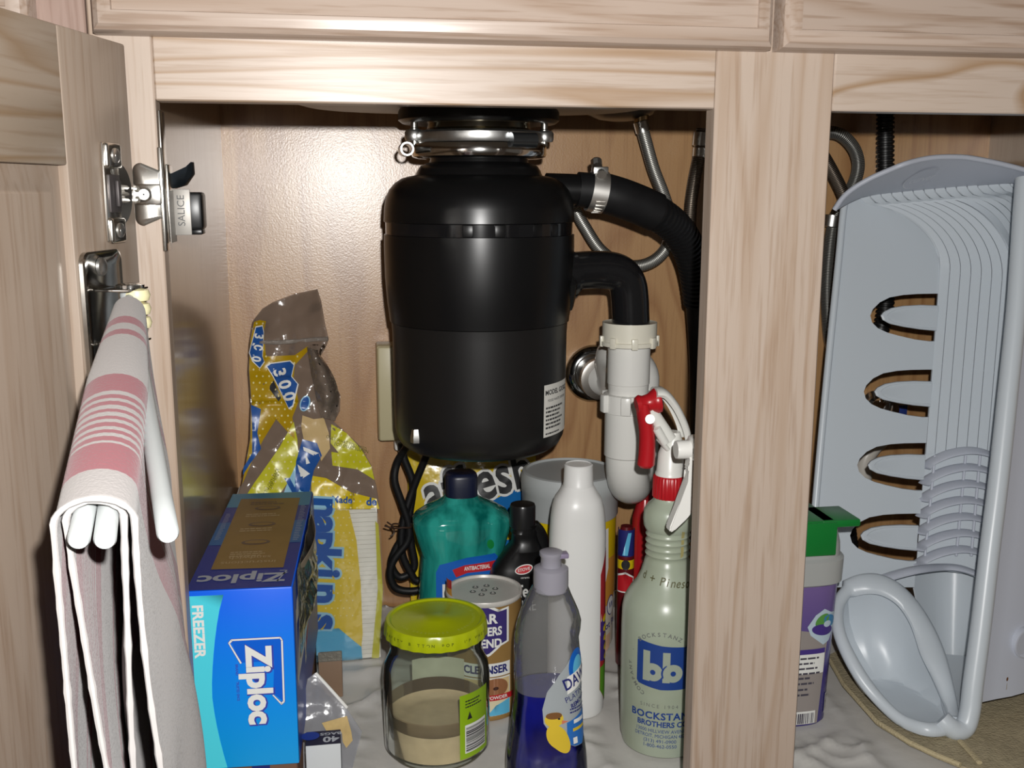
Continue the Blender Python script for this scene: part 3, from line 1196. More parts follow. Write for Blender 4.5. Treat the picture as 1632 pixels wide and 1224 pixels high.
for ex, ey in ((617, 832), (613, 838), (622, 855)):
    tube(b, spline([tp + Vector((-0.010, 0, 0)), PY((640 + ex) / 2 - 3, (838 + ey) / 2 + 3, YC - 0.006), PY(ex, ey, YC - 0.008)], 5), 0.0010, 6, True)
obj('twist_tie', b, M('brown_twist_tie', (0.05, 0.025, 0.015), 0.5), dsp)
dsp.rotation_euler = (0, 0, 0)

# ------------------------------------------------------------------ outlet box on the back panel
ob = thing('outlet_box', 'beige surface outlet box on the cabinet back behind the black disposer', 'outlet', (0.08, 0.56, 0.235))
a_, c_ = PY(600, 552, 0.515), PY(613, 704, 0.515)
b = NB()
box(b, a_.x, a_.x + 0.072, 0.519, 0.5595, c_.z, a_.z, 0.003)
obj('box_body', b, M('beige_box', S(196, 184, 146), 0.4), ob)
b = NB()
box(b, a_.x + 0.001, a_.x + 0.071, 0.514, 0.5189, c_.z + 0.001, a_.z - 0.001, 0.003)
obj('cover_plate', b, M('beige_cover', S(200, 190, 154), 0.35), ob)
b = NB()
box(b, a_.x + 0.020, a_.x + 0.050, 0.525, 0.556, c_.z - 0.016, c_.z - 0.0002, 0.004)
obj('cable_clamp', b, white_pl, ob)

# ------------------------------------------------------------------ white drain pipe (trap)
TX = PY(1003, 540, DY).x
trp = thing('drain_trap', 'white plastic drain trap below the black elbow of the disposer', 'pipe', (TX, DY, 0.17))


def zt(y):
    return PY(1003, y, DY).z


b = NB()
lathe(b, [(0.0290, zt(514)), (0.0300, zt(513)), (0.0300, zt(542)), (0.0318, zt(543)), (0.0318, zt(549)), (0.0300, zt(550)), (0.0240, zt(551))], TX, DY, 40)
for k in range(8):
    a = R(-95 + 45 * k)
    obox(b, Matrix.Translation((TX + 0.031 * math.cos(a), DY + 0.031 * math.sin(a), zt(543))) @ Matrix.Rotation(a, 4, 'Z'), 0.004, 0.007, 0.012, 0.001)
obj('slip_nut', b, M('ivory_nut', S(226, 222, 206), 0.3), trp)
b = NB()
lathe(b, [(0.0235, zt(545)), (0.0235, zt(610)), (0.0228, zt(611)), (0.0222, zt(628)), (0.020, zt(640))], TX, DY, 40)
obj('tailpiece', b, pvc, trp)
b = NB()
lathe(b, [(0.0240, zt(626)), (0.0272, zt(627)), (0.0272, zt(655)), (0.0240, zt(657))], TX, DY, 40)
for k in range(6):
    a = R(-170 + 60 * k)
    obox(b, Matrix.Translation((TX + 0.0285 * math.cos(a), DY + 0.0285 * math.sin(a), zt(640))) @ Matrix.Rotation(a, 4, 'Z'), 0.007, 0.011, 0.020, 0.0015)
obj('slip_nut', b, pvc, trp)
b = NB()
lathe(b, [(0.0255, zt(652)), (0.0255, zt(724)), (0.0238, zt(726)), (0.0236, zt(735))], TX, DY, 40)
obj('sleeve', b, pvc, trp)
zb = zt(814) + 0.0235
ud = Vector((0.46, 0.89, 0)).normalized()
ub = 0.036
path = [Vector((TX, DY, zt(728))), Vector((TX, DY, (zt(728) + zb + ub) / 2))]
cen = Vector((TX, DY, zb + ub)) + ud * ub
for k in range(0, 13):
    a = PI + PI * k / 12
    path.append(cen + ud * (ub * math.cos(a)) + Vector((0, 0, ub * math.sin(a))))
up_ = path[-1]
path += [up_ + Vector((0, 0, 0.03)), up_ + Vector((0, 0, 0.065))]
b = NB()
tube(b, path, 0.0236, 32, True, up=(0, 1, 0))
obj('trap_bend', b, pvc, trp)
top = path[-1]
b = NB()
wall = Vector((PY(948, 597, 0.55).x, 0.559, PY(948, 597, 0.55).z))
pa = [top, top + Vector((0, 0.0, 0.02)), top + Vector((-0.006, 0.02, 0.032)), top + Vector((-0.02, 0.05, 0.036)), Vector((wall.x + 0.012, 0.50, wall.z + 0.001)), Vector((wall.x, 0.525, wall.z))]
tube(b, spline(pa, 5), 0.0215, 28, True)
obj('trap_arm', b, pvc, trp)
b = NB()
lathe(b, [(0.0262, -0.014), (0.0280, -0.013), (0.0280, 0.013), (0.0262, 0.014)], 0, 0, 32, M4=axis_m(top - Vector((0, 0, 0.008)), (0, 0, 1)))
obj('slip_nut', b, pvc, trp)
esc = thing('wall_flange', 'chrome wall flange around the drain stub behind the white trap', 'flange', (wall.x, 0.56, wall.z))
b = NB()
lathe(b, [(0.0385, 0.0), (0.0385, 0.002), (0.036, 0.006), (0.030, 0.010), (0.0255, 0.0105)], 0, 0, 48, M4=axis_m(Vector((wall.x, 0.5598, wall.z)), (0, -1, 0)))
obj('escutcheon', b, M('dark_chrome', (0.45, 0.46, 0.46), 0.12, 1.0), esc)
b = NB()
lathe(b, [(0.0245, 0.008), (0.0245, 0.035), (0.027, 0.036), (0.027, 0.046), (0.0225, 0.047)], 0, 0, 36, M4=axis_m(Vector((wall.x, 0.5598, wall.z)), (0, -1, 0)))
obj('drain_stub', b, M('worn_steel_stub', (0.55, 0.52, 0.48), 0.3, 1.0), esc)

# ------------------------------------------------------------------ dishwasher drain hose
hs = thing('drain_hose', 'black dishwasher hose with a steel clamp curving down right of the disposer', 'hose', tuple(PY(955, 303, DY)))
cn = [PY(920, 302, DY), PY(950, 305, DY), PY(985, 314, DY), PY(1015, 325, DY + 0.004), PY(1045, 338, DY + 0.008)]
b = NB()
tube(b, spline(cn, 6), lambda i, s: 0.0185 if s < 0.02 else 0.0212, 28, True)
obj('rubber_connector', b, black_rub, hs)
cl = PY(951, 305, DY)
cd = (cn[2] - cn[0]).normalized()
b = NB()
tube(b, [cl - cd * 0.0085, cl + cd * 0.0085], 0.0222, 40, False)
thicken(b, 0.0012)
for k in range(9):
    a = R(-150 + 13 * k)
    v = Vector((0, math.cos(a), math.sin(a)))
    obox(b, axis_m(cl + v * 0.0222, v), 0.010, 0.0012, 0.0014)
obj('clamp_band', b, M('bright_clamp', (0.92, 0.90, 0.86), 0.42, 1.0), hs)
b = NB()
obox(b, Matrix.Translation(cl + Vector((0, -0.012, 0.0215))), 0.016, 0.012, 0.008, 0.001)
tube(b, [cl + Vector((0.0, -0.020, 0.017)), cl + Vector((0.0, 0.004, 0.028))], 0.0050, 12, True)
lathe(b, [(0.0062, 0), (0.0062, 0.006), (0.004, 0.008)], 0, 0, 8, M4=axis_m(cl + Vector((0, 0.002, 0.027)), (0, 0.4, 0.9)))
obj('clamp_screw', b, steel, hs)
cp = [PY(1035, 334, DY + 0.006), PY(1052, 343, DY + 0.012), PY(1074, 360, DY + 0.025), PY(1092, 385, DY + 0.04), PY(1104, 415, DY + 0.055), PY(1112, 455, DY + 0.07), PY(1117, 510, DY + 0.085), PY(1120, 580, 0.44), PY(1121, 680, 0.45), PY(1120, 790, 0.46), PY(1118, 860, 0.47)]
cpts = resample(spline(cp, 24), 0.00085)


def corr(i, s, n0=0.0):
    if s > 0.165:
        return 0.0165
    return 0.0192 if (s % 0.0062) < 0.0036 else 0.0158


b = NB()
tube(b, cpts, corr, 20, True)
obj('corrugated_hose', b, M('black_hose', (0.008, 0.008, 0.0085), 0.42, spec=0.4), hs, sharp=60)

# ------------------------------------------------------------------ braided supply hoses
braid = BRAID('stainless_braid', (0.55, 0.54, 0.50), (0.08, 0.08, 0.075), 1500)
braid_d = BRAID('dark_braid', (0.30, 0.25, 0.20), (0.04, 0.03, 0.025), 1500)


def hose(name, label, pts, r, mat, fit=()):
    t = thing(name, label, 'hose', tuple(pts[0]))
    b = NB()
    tube(b, resample(spline(pts, 14), 0.003), r, 16, True, uv=True)
    obj('braid', b, mat, t)
    for p, d, rr, L_ in fit:
        b = NB()
        lathe(b, [(rr * 0.8, -L_), (rr, -L_ * 0.9), (rr, L_ * 0.9), (rr * 0.8, L_)], 0, 0, 20, M4=axis_m(p, d))
        obj('ferrule', b, steel, t)
    return t


YH = 0.485
h1 = [PY(1022, 198, YH), PY(1030, 228, YH), PY(1042, 270, YH), PY(1058, 312, YH), PY(1069, 352, YH + 0.005), PY(1064, 390, YH + 0.008), PY(1044, 414, YH + 0.01), PY(1015, 424, YH + 0.012), PY(985, 418, YH + 0.016), PY(955, 396, YH + 0.02), PY(930, 358, YH + 0.024), PY(910, 325, YH + 0.028), PY(880, 300, YH + 0.03), PY(845, 330, YH + 0.034), PY(830, 400, YH + 0.034), PY(826, 440, YH + 0.044), PY(826, 452, 0.556)]
hose('supply_hose', 'braided steel supply hose looping behind the disposer below the faucet cup', h1, 0.0076, braid, [(PY(1023, 202, YH), h1[1] - h1[0], 0.0088, 0.007)])
YH2 = 0.52
h2 = [PY(1120, 205, YH2), PY(1116, 240, YH2), PY(1106, 290, YH2), PY(1100, 340, YH2), PY(1100, 400, YH2 + 0.01), PY(1108, 470, YH2 + 0.012), PY(1122, 560, YH2 + 0.014), PY(1138, 660, YH2 + 0.012), PY(1150, 720, YH2 + 0.016), PY(1156, 740, 0.556)]
hose('supply_hose', 'dark braided hose with a coupling at the right edge of the left opening', h2, 0.0080, braid_d, [(PY(1118, 222, YH2), h2[1] - h2[0], 0.0105, 0.009), (PY(1116, 243, YH2), h2[1] - h2[0], 0.0092, 0.006)])
YH3 = 0.50
h3 = [PY(1282, 345, 0.556), PY(1279, 325, YH3 + 0.036), PY(1280, 300, YH3 + 0.03), PY(1290, 240, YH3 + 0.02), PY(1312, 214, YH3 + 0.01), PY(1338, 214, YH3), PY(1360, 235, YH3), PY(1368, 262, YH3), PY(1362, 290, YH3), PY(1345, 320, YH3), PY(1330, 350, YH3 + 0.01), PY(1322, 400, YH3 + 0.02), PY(1318, 470, YH3 + 0.03), PY(1322, 540, YH3 + 0.034), PY(1330, 560, 0.556)]
hose('supply_hose', 'braided steel hose arching at the top of the right opening', h3, 0.0080, braid, [(PY(1326, 352, YH3 + 0.01), (0.1, 0, 1), 0.0105, 0.008)])
h4 = [PY(1268, 196, 0.556), PY(1272, 194, YH3 + 0.01), PY(1290, 215, YH3 - 0.02), PY(1312, 248, YH3 - 0.02), PY(1330, 280, YH3 - 0.022), PY(1345, 312, YH3 - 0.025), PY(1356, 350, YH3 - 0.02), PY(1362, 400, YH3 - 0.01), PY(1364, 450, YH3 + 0.01), PY(1364, 470, 0.556)]
hose('supply_hose', 'short dark braided hose slanting beside the dish rack top', h4, 0.0078, braid_d)

YK = 0.515
kp = [PY(1411, 150, YK), PY(1411, 200, YK), PY(1411, 300, YK), PY(1412, 420, YK), PY(1409, 505, YK), PY(1385, 570, YK), PY(1355, 640, YK), PY(1338, 740, YK), PY(1352, 850, YK), PY(1362, 930, YK)]
kt = thing('drain_hose', 'black corrugated hose hanging straight down behind the dish rack', 'hose', tuple(kp[0]))
b = NB()
tube(b, resample(spline(kp, 40), 0.00085), lambda i, s: 0.0115 if (s % 0.0058) < 0.0034 else 0.0095, 18, True)
obj('corrugated_tube', b, bpy.data.materials['black_hose'], kt, sharp=60)

# shutoff valve behind the rack slots
vt = thing('shutoff_valve', 'chrome shutoff valve with a blue tag seen through the rack slots', 'valve', tuple(PY(1408, 650, 0.53)))
v0 = PY(1408, 650, 0.53)
b = NB()
lathe(b, [(0.019, 0.0), (0.019, 0.004), (0.010, 0.006), (0.009, 0.02), (0.012, 0.021), (0.012, 0.05), (0.008, 0.052)], 0, 0, 28, M4=axis_m(Vector((v0.x, 0.5598, v0.z)), (0, -1, 0)))
tube(b, [Vector((v0.x, 0.525, v0.z - 0.016)), Vector((v0.x, 0.525, v0.z + 0.022))], 0.008, 16)
obj('valve_body', b, chrome, vt)
b = NB()
obox(b, Matrix.Translation((v0.x + 0.022, 0.522, v0.z - 0.002)), 0.016, 0.004, 0.014, 0.001)
obj('blue_tag', b, M('blue_tag', S(40, 60, 130), 0.4), vt, label='small blue tag')
b = NB()
q = PY(1382, 735, 0.53)
pts = [Vector((v0.x, 0.525, v0.z - 0.016)), Vector((v0.x - 0.004, 0.522, v0.z - 0.04)), PY(1392, 712, 0.52), PY(1378, 735, 0.52), PY(1376, 770, 0.52), PY(1384, 800, 0.525)]
tube(b, spline(pts, 6), 0.0115, 16)
obj('supply_tube', b, M('white_tube', S(210, 205, 196), 0.35), vt)

# ------------------------------------------------------------------ helpers for standing things
ZB = 0.0025


def stand(px, py, half):
    """a round thing whose front foot is seen at (px, py): centre and radius"""
    p = PZ(px, py, ZB)
    r = 0.04
    for _ in range(6):
        cy = p.y + r
        q = PY(px, py, cy)
        r = half * (Vector((q.x, cy, 0.1)) - CAM).dot(FW) / FPX
    return PY(px, py - 60, cy).x, cy, r


def ZP(px, py, cy):
    return PY(px, py, cy).z


def hp2r(px, py, cy, half):
    return half * (PY(px, py, cy) - CAM).dot(FW) / FPX


def prof(cy, rows):
    """rows of (px, py, half width in the photo) -> lathe profile at depth cy"""
    return [(hp2r(px, py, cy, h), ZP(px, py, cy)) for px, py, h in rows]


WHTP = M('white_print', S(232, 232, 228), 0.5)
BLKP = M('black_ink', (0.02, 0.02, 0.022), 0.45)
NAVY = M('navy_ink', S(38, 42, 110), 0.4)
REDP = M('red_ink', S(190, 30, 40), 0.4)
YELP = M('yellow_ink', S(226, 196, 20), 0.35)
BLUP = M('blue_ink', S(24, 98, 190), 0.35)
LBLP = M('light_blue_ink', S(96, 184, 222), 0.35)
GRNP = M('green_ink', S(90, 150, 40), 0.4)
SILV = M('silver_ink', S(176, 184, 188), 0.35, 0.2)
TAN = M('tan_ink', S(200, 160, 110), 0.5)
ORNG = M('orange_ink', S(214, 150, 60), 0.4)
PURP = M('purple_ink', S(70, 50, 130), 0.4)

# ------------------------------------------------------------------ glass jar with lime green lid
jx, jy, jr = stand(697, 1236, 85)
jar = thing('glass_jar', 'glass jar with a lime green lid and a little beige grease inside', 'jar', (jx, jy, ZB))
J = lambda rows: prof(jy, rows)
outer = [(0.6 * jr, ZB), (0.90 * jr, ZB + 0.001), (jr, ZB + 0.008)] + [(jr, ZP(697, 1070, jy))] + J([(697, 1052, 82), (697, 1040, 76), (697, 1028, 72)]) + [(0.0455, ZP(697, 1016, jy)), (0.0455, ZP(697, 1000, jy))]
b = NB()
inner = [(max(r - 0.0022, 0.001), z) for r, z in outer]
inner[0] = (0.55 * jr, ZB + 0.004)
inner[1] = (0.86 * jr, ZB + 0.0045)
lathe(b, outer + list(reversed(inner)), jx, jy, 64)
glass_j = CLEAR('jar_glass', (0.95, 0.97, 0.95), 0.95, 0.02, haze=0.05, hazecol=S(200, 200, 186), edge=1.12)
obj('jar_body', b, glass_j, jar)
ztop = ZP(697, 1170, jy)
b = NB()
lathe(b, [(0.80 * jr, ZB + 0.005), (jr - 0.0026, ZB + 0.009), (jr - 0.0026, ZB + 0.036), (jr - 0.006, ZB + 0.0335), (jr - 0.02, ZB + 0.0325), (0.004, ZB + 0.032)], jx, jy, 56)
obj('grease', b, M('beige_grease', S(204, 180, 146), 0.4, vary=0.15, vscale=60), jar)
b = NB()
Nk = 56
lathe(b, [(jr - 0.0027, ZB + 0.0362), (jr - 0.0026, ZB + 0.050)], jx, jy, Nk, False, False)
obj('grease_film', b, CLEAR('grease_smear', (0.97, 0.95, 0.9), 0.4, 0.3, haze=0.3, hazecol=S(150, 116, 90)), jar)
lz0, lz1 = ZP(697, 1005, jy), ZP(697, 984, jy)
b = NB()
Rl = hp2r(697, 1000, jy, 82)
rings = []
for r_, z_, am in ((Rl * 0.93, lz0 + 0.001, 0.0), (Rl * 1.0, lz0, 0.010), (Rl * 1.0, lz0 + 0.003, 0.010), (Rl * 0.985, lz1 - 0.002, 0.004), (Rl * 0.955, lz1 + 0.0008, 0), (Rl * 0.90, lz1 + 0.0010, 0), (Rl * 0.86, lz1 - 0.0006, 0), (Rl * 0.30, lz1 - 0.0004, 0), (Rl * 0.26, lz1 + 0.0004, 0), (0.0008, lz1 + 0.0006, 0)):
    rings.append([Vector((jx + r_ * (1 + am * math.cos(24 * t)) * math.cos(t), jy + r_ * (1 + am * math.cos(24 * t)) * math.sin(t), z_)) for t in [2 * PI * i / 144 for i in range(144)]])
loft(b, rings, True, True)
lime = M('lime_lid', S(172, 184, 14), 0.28, spec=0.6)
obj('lid', b, lime, jar)
its = []
for k in range(26):
    if k % 9 == 8:
        continue
    its.append(txt('SAFETY BUTTON POPS UP WHEN'[k], 0.0042, -0.058 + k * 0.0046, (lz0 + lz1) / 2, 0, 0, bold=0.02))
decal('lid_print', its, on_cyl(jx, jy, lambda z: Rl * 0.995, facing(jx, jy)), [M('dark_green_print', S(88, 98, 8), 0.5)], jar)
its = []
for k, ch in enumerate('FOR FRESHNESS  REFRIGERATE AFTER OPENING  BEST BEFORE'):
    if ch == ' ':
        continue
    a = R(205) + R(6.4) * k
    its.append(txt(ch, 0.0044, Rl * 0.74 * math.cos(a), Rl * 0.74 * math.sin(a), 0, 0, rot=a + PI / 2, bold=0.0))
decal('lid_ring_print', its, on_plane((jx, jy, lz1 - 0.0001), (1, 0, 0), (0, 1, 0)), [M('pale_lime_print', S(196, 206, 90), 0.4)], jar, du=0.02)
rj = lambda z: jr
fj = facing(jx, jy)
gz = lambda y: ZP(760, y, jy - 0.03)
its = [rct(0.022, gz(1192), 0.060, gz(1092), 0, 0), rct(0.0275, gz(1184), 0.056, gz(1140), 1, 1)] + barcode(0.0285, gz(1182), 0.055, gz(1144), 2, 2, 18, True) + lines(0.028, 0.05, gz(1104), 3, 0.0030, 0.0014, 2, 1)
its += [pol([(0.030, gz(1132)), (0.036, gz(1132)), (0.033, gz(1120))], 2, 1)]
decal('price_label', its, on_cyl(jx, jy, rj, fj), [M('lime_label', S(142, 178, 24), 0.4), WHTP, BLKP], jar)
its = [rct(-0.030, ZP(697, 1142, jy + 0.05), 0.026, ZP(697, 1048, jy + 0.05), 0, 0)]
decal('back_label', its, on_cyl(jx, jy, rj, fj + PI), [M('faded_back_label', S(206, 202, 184), 0.6, vary=0.12, vscale=60)], jar)

# ------------------------------------------------------------------ scouring powder can
kx, ky, kr = stand(772, 1151, 60)
can = thing('cleanser_can', 'gold brown cleanser can with a white shaker top behind the glass jar', 'can', (kx, ky, ZB))
kz1 = ZP(764, 938, ky)
b = NB()
lathe(b, [(kr * 0.97, ZB), (kr, ZB + 0.002), (kr, ZB + 0.005), (kr * 0.985, ZB + 0.006), (kr * 0.985, kz1 - 0.005)], kx, ky, 56)
obj('can_body', b, M('gold_paper', S(164, 128, 74), 0.38, 0.25, vary=0.1, vscale=20), can)
b = NB()
lathe(b, [(kr * 0.985, kz1 - 0.006), (kr * 1.01, kz1 - 0.005), (kr * 1.02, kz1 - 0.002), (kr * 1.0, kz1), (kr * 0.95, kz1), (kr * 0.92, kz1 - 0.0025), (0.001, kz1 - 0.0022)], kx, ky, 56)
obj('shaker_top', b, M('white_tin_top', S(206, 202, 196), 0.35, 0.1, vary=0.08, vscale=50), can)
hb = [(0, 0)] + [(0.0125 * math.cos(R(60 * k + 10)), 0.0125 * math.sin(R(60 * k + 10))) for k in range(6)]
for hx, hy in hb:
    b = NB()
    lathe(b, [(0.0032, -0.0004), (0.0032, 0.0002), (0.0024, 0.00025), (0.0020, -0.0008)], kx + hx, ky + hy, 14, M4=Matrix.Translation((0, 0, kz1 - 0.0021)))
    obj('shaker_hole', b, darkmetal, can)
fk = on_cyl(kx, ky, lambda z: kr * 0.985, facing(kx, ky))
kz = lambda y: ZP(775, y, ky - 0.04)
sh = [(-0.0265, kz(970)), (-0.016, kz(974)), (0.0, kz(962)), (0.016, kz(974)), (0.0275, kz(972)), (0.0275, kz(1028)), (0.018, kz(1032)), (0.006, kz(1046)), (0.0, kz(1050)), (-0.006, kz(1046)), (-0.018, kz(1032)), (-0.0265, kz(1028))]
cz = kz(1005)
sh2 = [(u * 0.90, cz + (v - cz) * 0.90) for u, v in sh]
its = [pol(sh, 0, 0), pol(sh2, 1, 1)]
its += [txt('BAR', 0.0145, 0, kz(988), 0, 2, bold=0.035), txt('KEEPERS', 0.0128, 0, kz(1008), 0, 2, sx=0.78, bold=0.035), txt('FRIEND', 0.0128, 0, kz(1027), 0, 2, sx=0.86, bold=0.035)]
its += [rct(-0.026, kz(1080), 0.029, kz(1059), 0, 0), txt('CLEANSER', 0.0118, 0.0015, kz(1069.5), 2, 1, sx=0.86, bold=0.04)]
its += [rct(-0.027, kz(1144), 0.029, kz(1082), 0, 0), rct(-0.026, kz(1142), 0.028, kz(1084), 3, 1), ell(0.012, kz(1098), 0.014, 0.0105, 4, 2), ell(0.012, kz(1099), 0.003, 0.002, 5, 3),
        pol([(-0.026, kz(1142)), (-0.026, kz(1128)), (0.028, kz(1110)), (0.028, kz(1142))], 6, 2), pol([(0.002, kz(1142)), (0.012, kz(1126)), (0.028, kz(1118)), (0.028, kz(1142))], 7, 3),
        rct(-0.027, kz(1118), 0.033, kz(1109), 8, 4), txt('ONE  +  POWDER', 0.0052, 0.004, kz(1113.5), 0, 5, bold=0.02)]
its += [pol([(-0.058, kz(958)), (-0.040, kz(954)), (-0.040, kz(936)), (-0.058, kz(940))], 8, 0), pol([(-0.058, kz(972)), (-0.038, kz(966)), (-0.040, kz(950)), (-0.058, kz(954))], 9, 1)]
decal('label', its, fk, [WHTP, M('shield_purple', S(58, 46, 112), 0.4), NAVY, M('picture_cream', S(216, 190, 140), 0.5), M('picture_brown', S(150, 100, 66), 0.5), M('picture_dark', S(70, 40, 30), 0.5), M('picture_pale', S(226, 214, 180), 0.5), LBLP, REDP, ORNG], can)

# ------------------------------------------------------------------ blue dish soap
sx_, sy_, sr_ = stand(871, 1290, 62)
soap = thing('dish_soap_bottle', 'clear dish soap bottle half full of deep blue liquid, beside the glass jar', 'bottle', (sx_, sy_, ZB))
rows = [(871, 1240, 66), (871, 1198, 64), (871, 1154, 57), (873, 1105, 53), (872, 1045, 53), (871, 1012, 51), (874, 996, 51.5), (876, 984, 50), (876, 972, 46), (876, 958, 40), (876, 940, 31.5), (877, 932, 28)]
ptab = []
for px, py, h in rows:
    q = PY(px, py, sy_)
    ptab.append((q.z, (hp2r(px, py, sy_, h), q.x)))
ptab = [(ZB, (ptab[0][1][0] * 0.90, ptab[0][1][1])), (ZB + 0.006, (ptab[0][1][0], ptab[0][1][1]))] + [t for t in ptab if t[0] > ZB + 0.008]
SW = interp(ptab)


def soap_ring(z, k=1.0, dr=0.0, n=44):
    rx, cx = SW(z)
    ry = max(0.013, min(rx * 0.80, 0.026)) if z < ptab[-3][0] else rx * 0.85
    return sect(cx, sy_, z, rx * k - dr, ry * k - dr, 2.4, n)


zs = [ZB, ZB + 0.006] + [ptab[1][0] + (ptab[-1][0] - ptab[1][0]) * k / 24 for k in range(1, 25)]
b = NB()
loft(b, [soap_ring(z) for z in zs], True, False)
clear_pl = CLEAR('clear_soap_plastic', (0.97, 0.97, 0.98), 0.9, 0.05, haze=0.02, hazecol=S(120, 120, 200), bump=0.15, bscale=45, edge=1.35)
clear_up = CLEAR('clear_empty_plastic', (0.94, 0.94, 0.95), 0.9, 0.06, haze=0.24, hazecol=S(196, 196, 194), bump=0.3, bscale=45, edge=1.35)
zl = ZP(872, 1092, sy_)
for f in b.faces:
    f.material_index = 1 if f.calc_center_median().z > zl else 0
obj('bottle_body', b, [clear_pl, clear_up], soap)
zl = ZP(872, 1092, sy_)
b = NB()
zz = [ZB + 0.001 + (zl - ZB - 0.001) * k / 14 for k in range(15)]
loft(b, [soap_ring(z, 1.0, 0.0009) for z in zz], True, True)
obj('blue_liquid', b, M('deep_blue_liquid', (0.006, 0.010, 0.22), 0.12, spec=0.7, col2=(0.003, 0.004, 0.09), vscale=22), soap)
b = NB()
r1 = [soap_ring(zl + 0.002 + 0.014 * (0.5 + 0.5 * math.cos(1.0)), 1.0, 0.0006)]
cq = PY(878, 918, sy_)
cr = hp2r(878, 918, sy_, 28)
zc = lambda y: ZP(878, y, sy_)
lathe(b, [(cr * 0.93, zc(940)), (cr * 1.0, zc(938)), (cr, zc(922)), (cr * 0.99, zc(905)), (cr * 0.80, zc(902)), (cr * 0.60, zc(901)), (cr * 0.58, zc(888)), (cr * 0.66, zc(884)), (cr * 0.66, zc(879)), (cr * 0.50, zc(877)), (0.001, zc(877))], cq.x, sy_, 40)
frost = M('frosted_cap', S(150, 148, 158), 0.35)
obj('cap', b, frost, soap)
b = NB()
box(b, cq.x + cr * 0.1, cq.x + cr * 0.95, sy_ - cr * 0.45, sy_ + cr * 0.2, zc(888), zc(880), 0.0012)
obj('flip_spout', b, M('lilac_spout', S(136, 126, 150), 0.35), soap)


def soapf(z):
    rx, cx = SW(z)
    return rx, max(0.013, min(rx * 0.80, 0.026))


SA = math.atan2(CAM.y - sy_, CAM.x - sx_) + 0.55


def soap_map(u, v, d):
    rx, cx = SW(v)
    ry = max(0.013, min(rx * 0.80, 0.026))
    a = SA + u / (0.5 * (rx + ry))
    c, s = math.cos(a), math.sin(a)
    return Vector((cx + (rx + d) * math.copysign(abs(c) ** (2 / 2.4), c), sy_ + (ry + d) * math.copysign(abs(s) ** (2 / 2.4), s), v))


sz = lambda y: ZP(895, y, sy_ - 0.026)
drop = [(0.012, sz(1046)), (0.004, sz(1056)), (-0.006, sz(1078)), (-0.013, sz(1104)), (-0.0165, sz(1130)), (-0.0155, sz(1152)), (-0.010, sz(1170)), (-0.002, sz(1186)), (0.008, sz(1195)), (0.018, sz(1196)), (0.026, sz(1185)), (0.030, sz(1150)), (0.030, sz(1100)), (0.026, sz(1062)), (0.020, sz(1046))]
its = [pol(drop, 0, 0)]
its += [ell(0.014, sz(1070), 0.0115, 0.017, 1, 1), ell(0.0145, sz(1073), 0.0075, 0.0125, 2, 2)]
its += [pol([(0.0005, sz(1110)), (0.0005, sz(1082)), (0.029, sz(1066)), (0.029, sz(1092))], 3, 3)]
its += [txt('DAWN', 0.0155, 0.0150, sz(1087), 4, 4, rot=0.30, bold=0.02, sx=0.74), txt('PLATINUM', 0.0080, 0.0140, sz(1112), 4, 2, rot=0.30, bold=0.0, sx=0.84), txt('REMOVES', 0.0062, 0.0150, sz(1126), 4, 2, rot=0.28, bold=0.03, sx=0.85)]
its += lines(0.003, 0.027, sz(1136), 2, 0.0030, 0.0014, 4, 2, 0.1)
its += [pol([(0.0, sz(1154)), (0.0295, sz(1140)), (0.0280, sz(1176)), (0.018, sz(1195)), (0.008, sz(1194)), (0.0, sz(1188))], 5, 2), rct(0.007, sz(1158), 0.022, sz(1152), 3, 3), rct(0.006, sz(1170), 0.024, sz(1165), 6, 3), rct(0.006, sz(1190), 0.011, sz(1180), 3, 3)]
its += [ell(-0.0055, sz(1178), 0.0068, 0.0150, 6, 3, rot=0.35), ell(-0.0090, sz(1146), 0.0058, 0.0068, 6, 4), ell(-0.0092, sz(1140), 0.0048, 0.0032, 7, 5), pol([(-0.0045, sz(1148)), (0.001, sz(1151)), (-0.0045, sz(1154))], 8, 5), ell(-0.0065, sz(1145), 0.0009, 0.0009, 9, 6, 10)]
decal('label', its, soap_map, [SILV, BLUP, LBLP, WHTP, NAVY, M('soap_blue', S(40, 110, 190), 0.4), M('duckling_yellow', S(216, 186, 50), 0.5), M('duckling_brown', S(120, 80, 40), 0.5), M('beak_orange', S(206, 120, 90), 0.5), BLKP], soap)

# ------------------------------------------------------------------ translucent spray bottle with red collar
bx, by, br = stand(1055, 1216, 67)
spr = thing('spray_bottle', 'cloudy translucent spray bottle with blue printed square and red collar', 'spray bottle', (bx, by, ZB))
P = lambda rows: prof(by, rows)
pr = [(br * 0.82, ZB), (br * 0.95, ZB + 0.003), (br, ZB + 0.012)] + P([(1058, 1100, 68), (1060, 1000, 69.5), (1060, 968, 69), (1061, 952, 66), (1062, 938, 58), (1062, 925, 48), (1063, 910, 41), (1063, 896, 37)])
for k in range(5):
    y0 = 890 - k * 10
    pr += P([(1064, y0, 35.5), (1064, y0 - 3, 33.5), (1064, y0 - 7, 33.5)])
pr += P([(1065, 842, 36), (1065, 836, 39), (1066, 826, 40), (1066, 812, 39), (1066, 804, 34), (1066, 798, 27), (1066, 792, 23), (1066, 780, 22)])
b = NB()
lathe(b, pr, bx, by, 56)
milky = M('cloudy_polythene', S(176, 186, 168), 0.30, spec=0.45, col2=S(164, 172, 150), vscale=14)
milky.node_tree.nodes['Principled BSDF'].inputs['Transmission Weight'].default_value = 0.12
obj('bottle_body', b, milky, spr)
b = NB()
zc = lambda y: ZP(1066, y, by)
rc = hp2r(1066, 775, by, 26.5)
rings = []
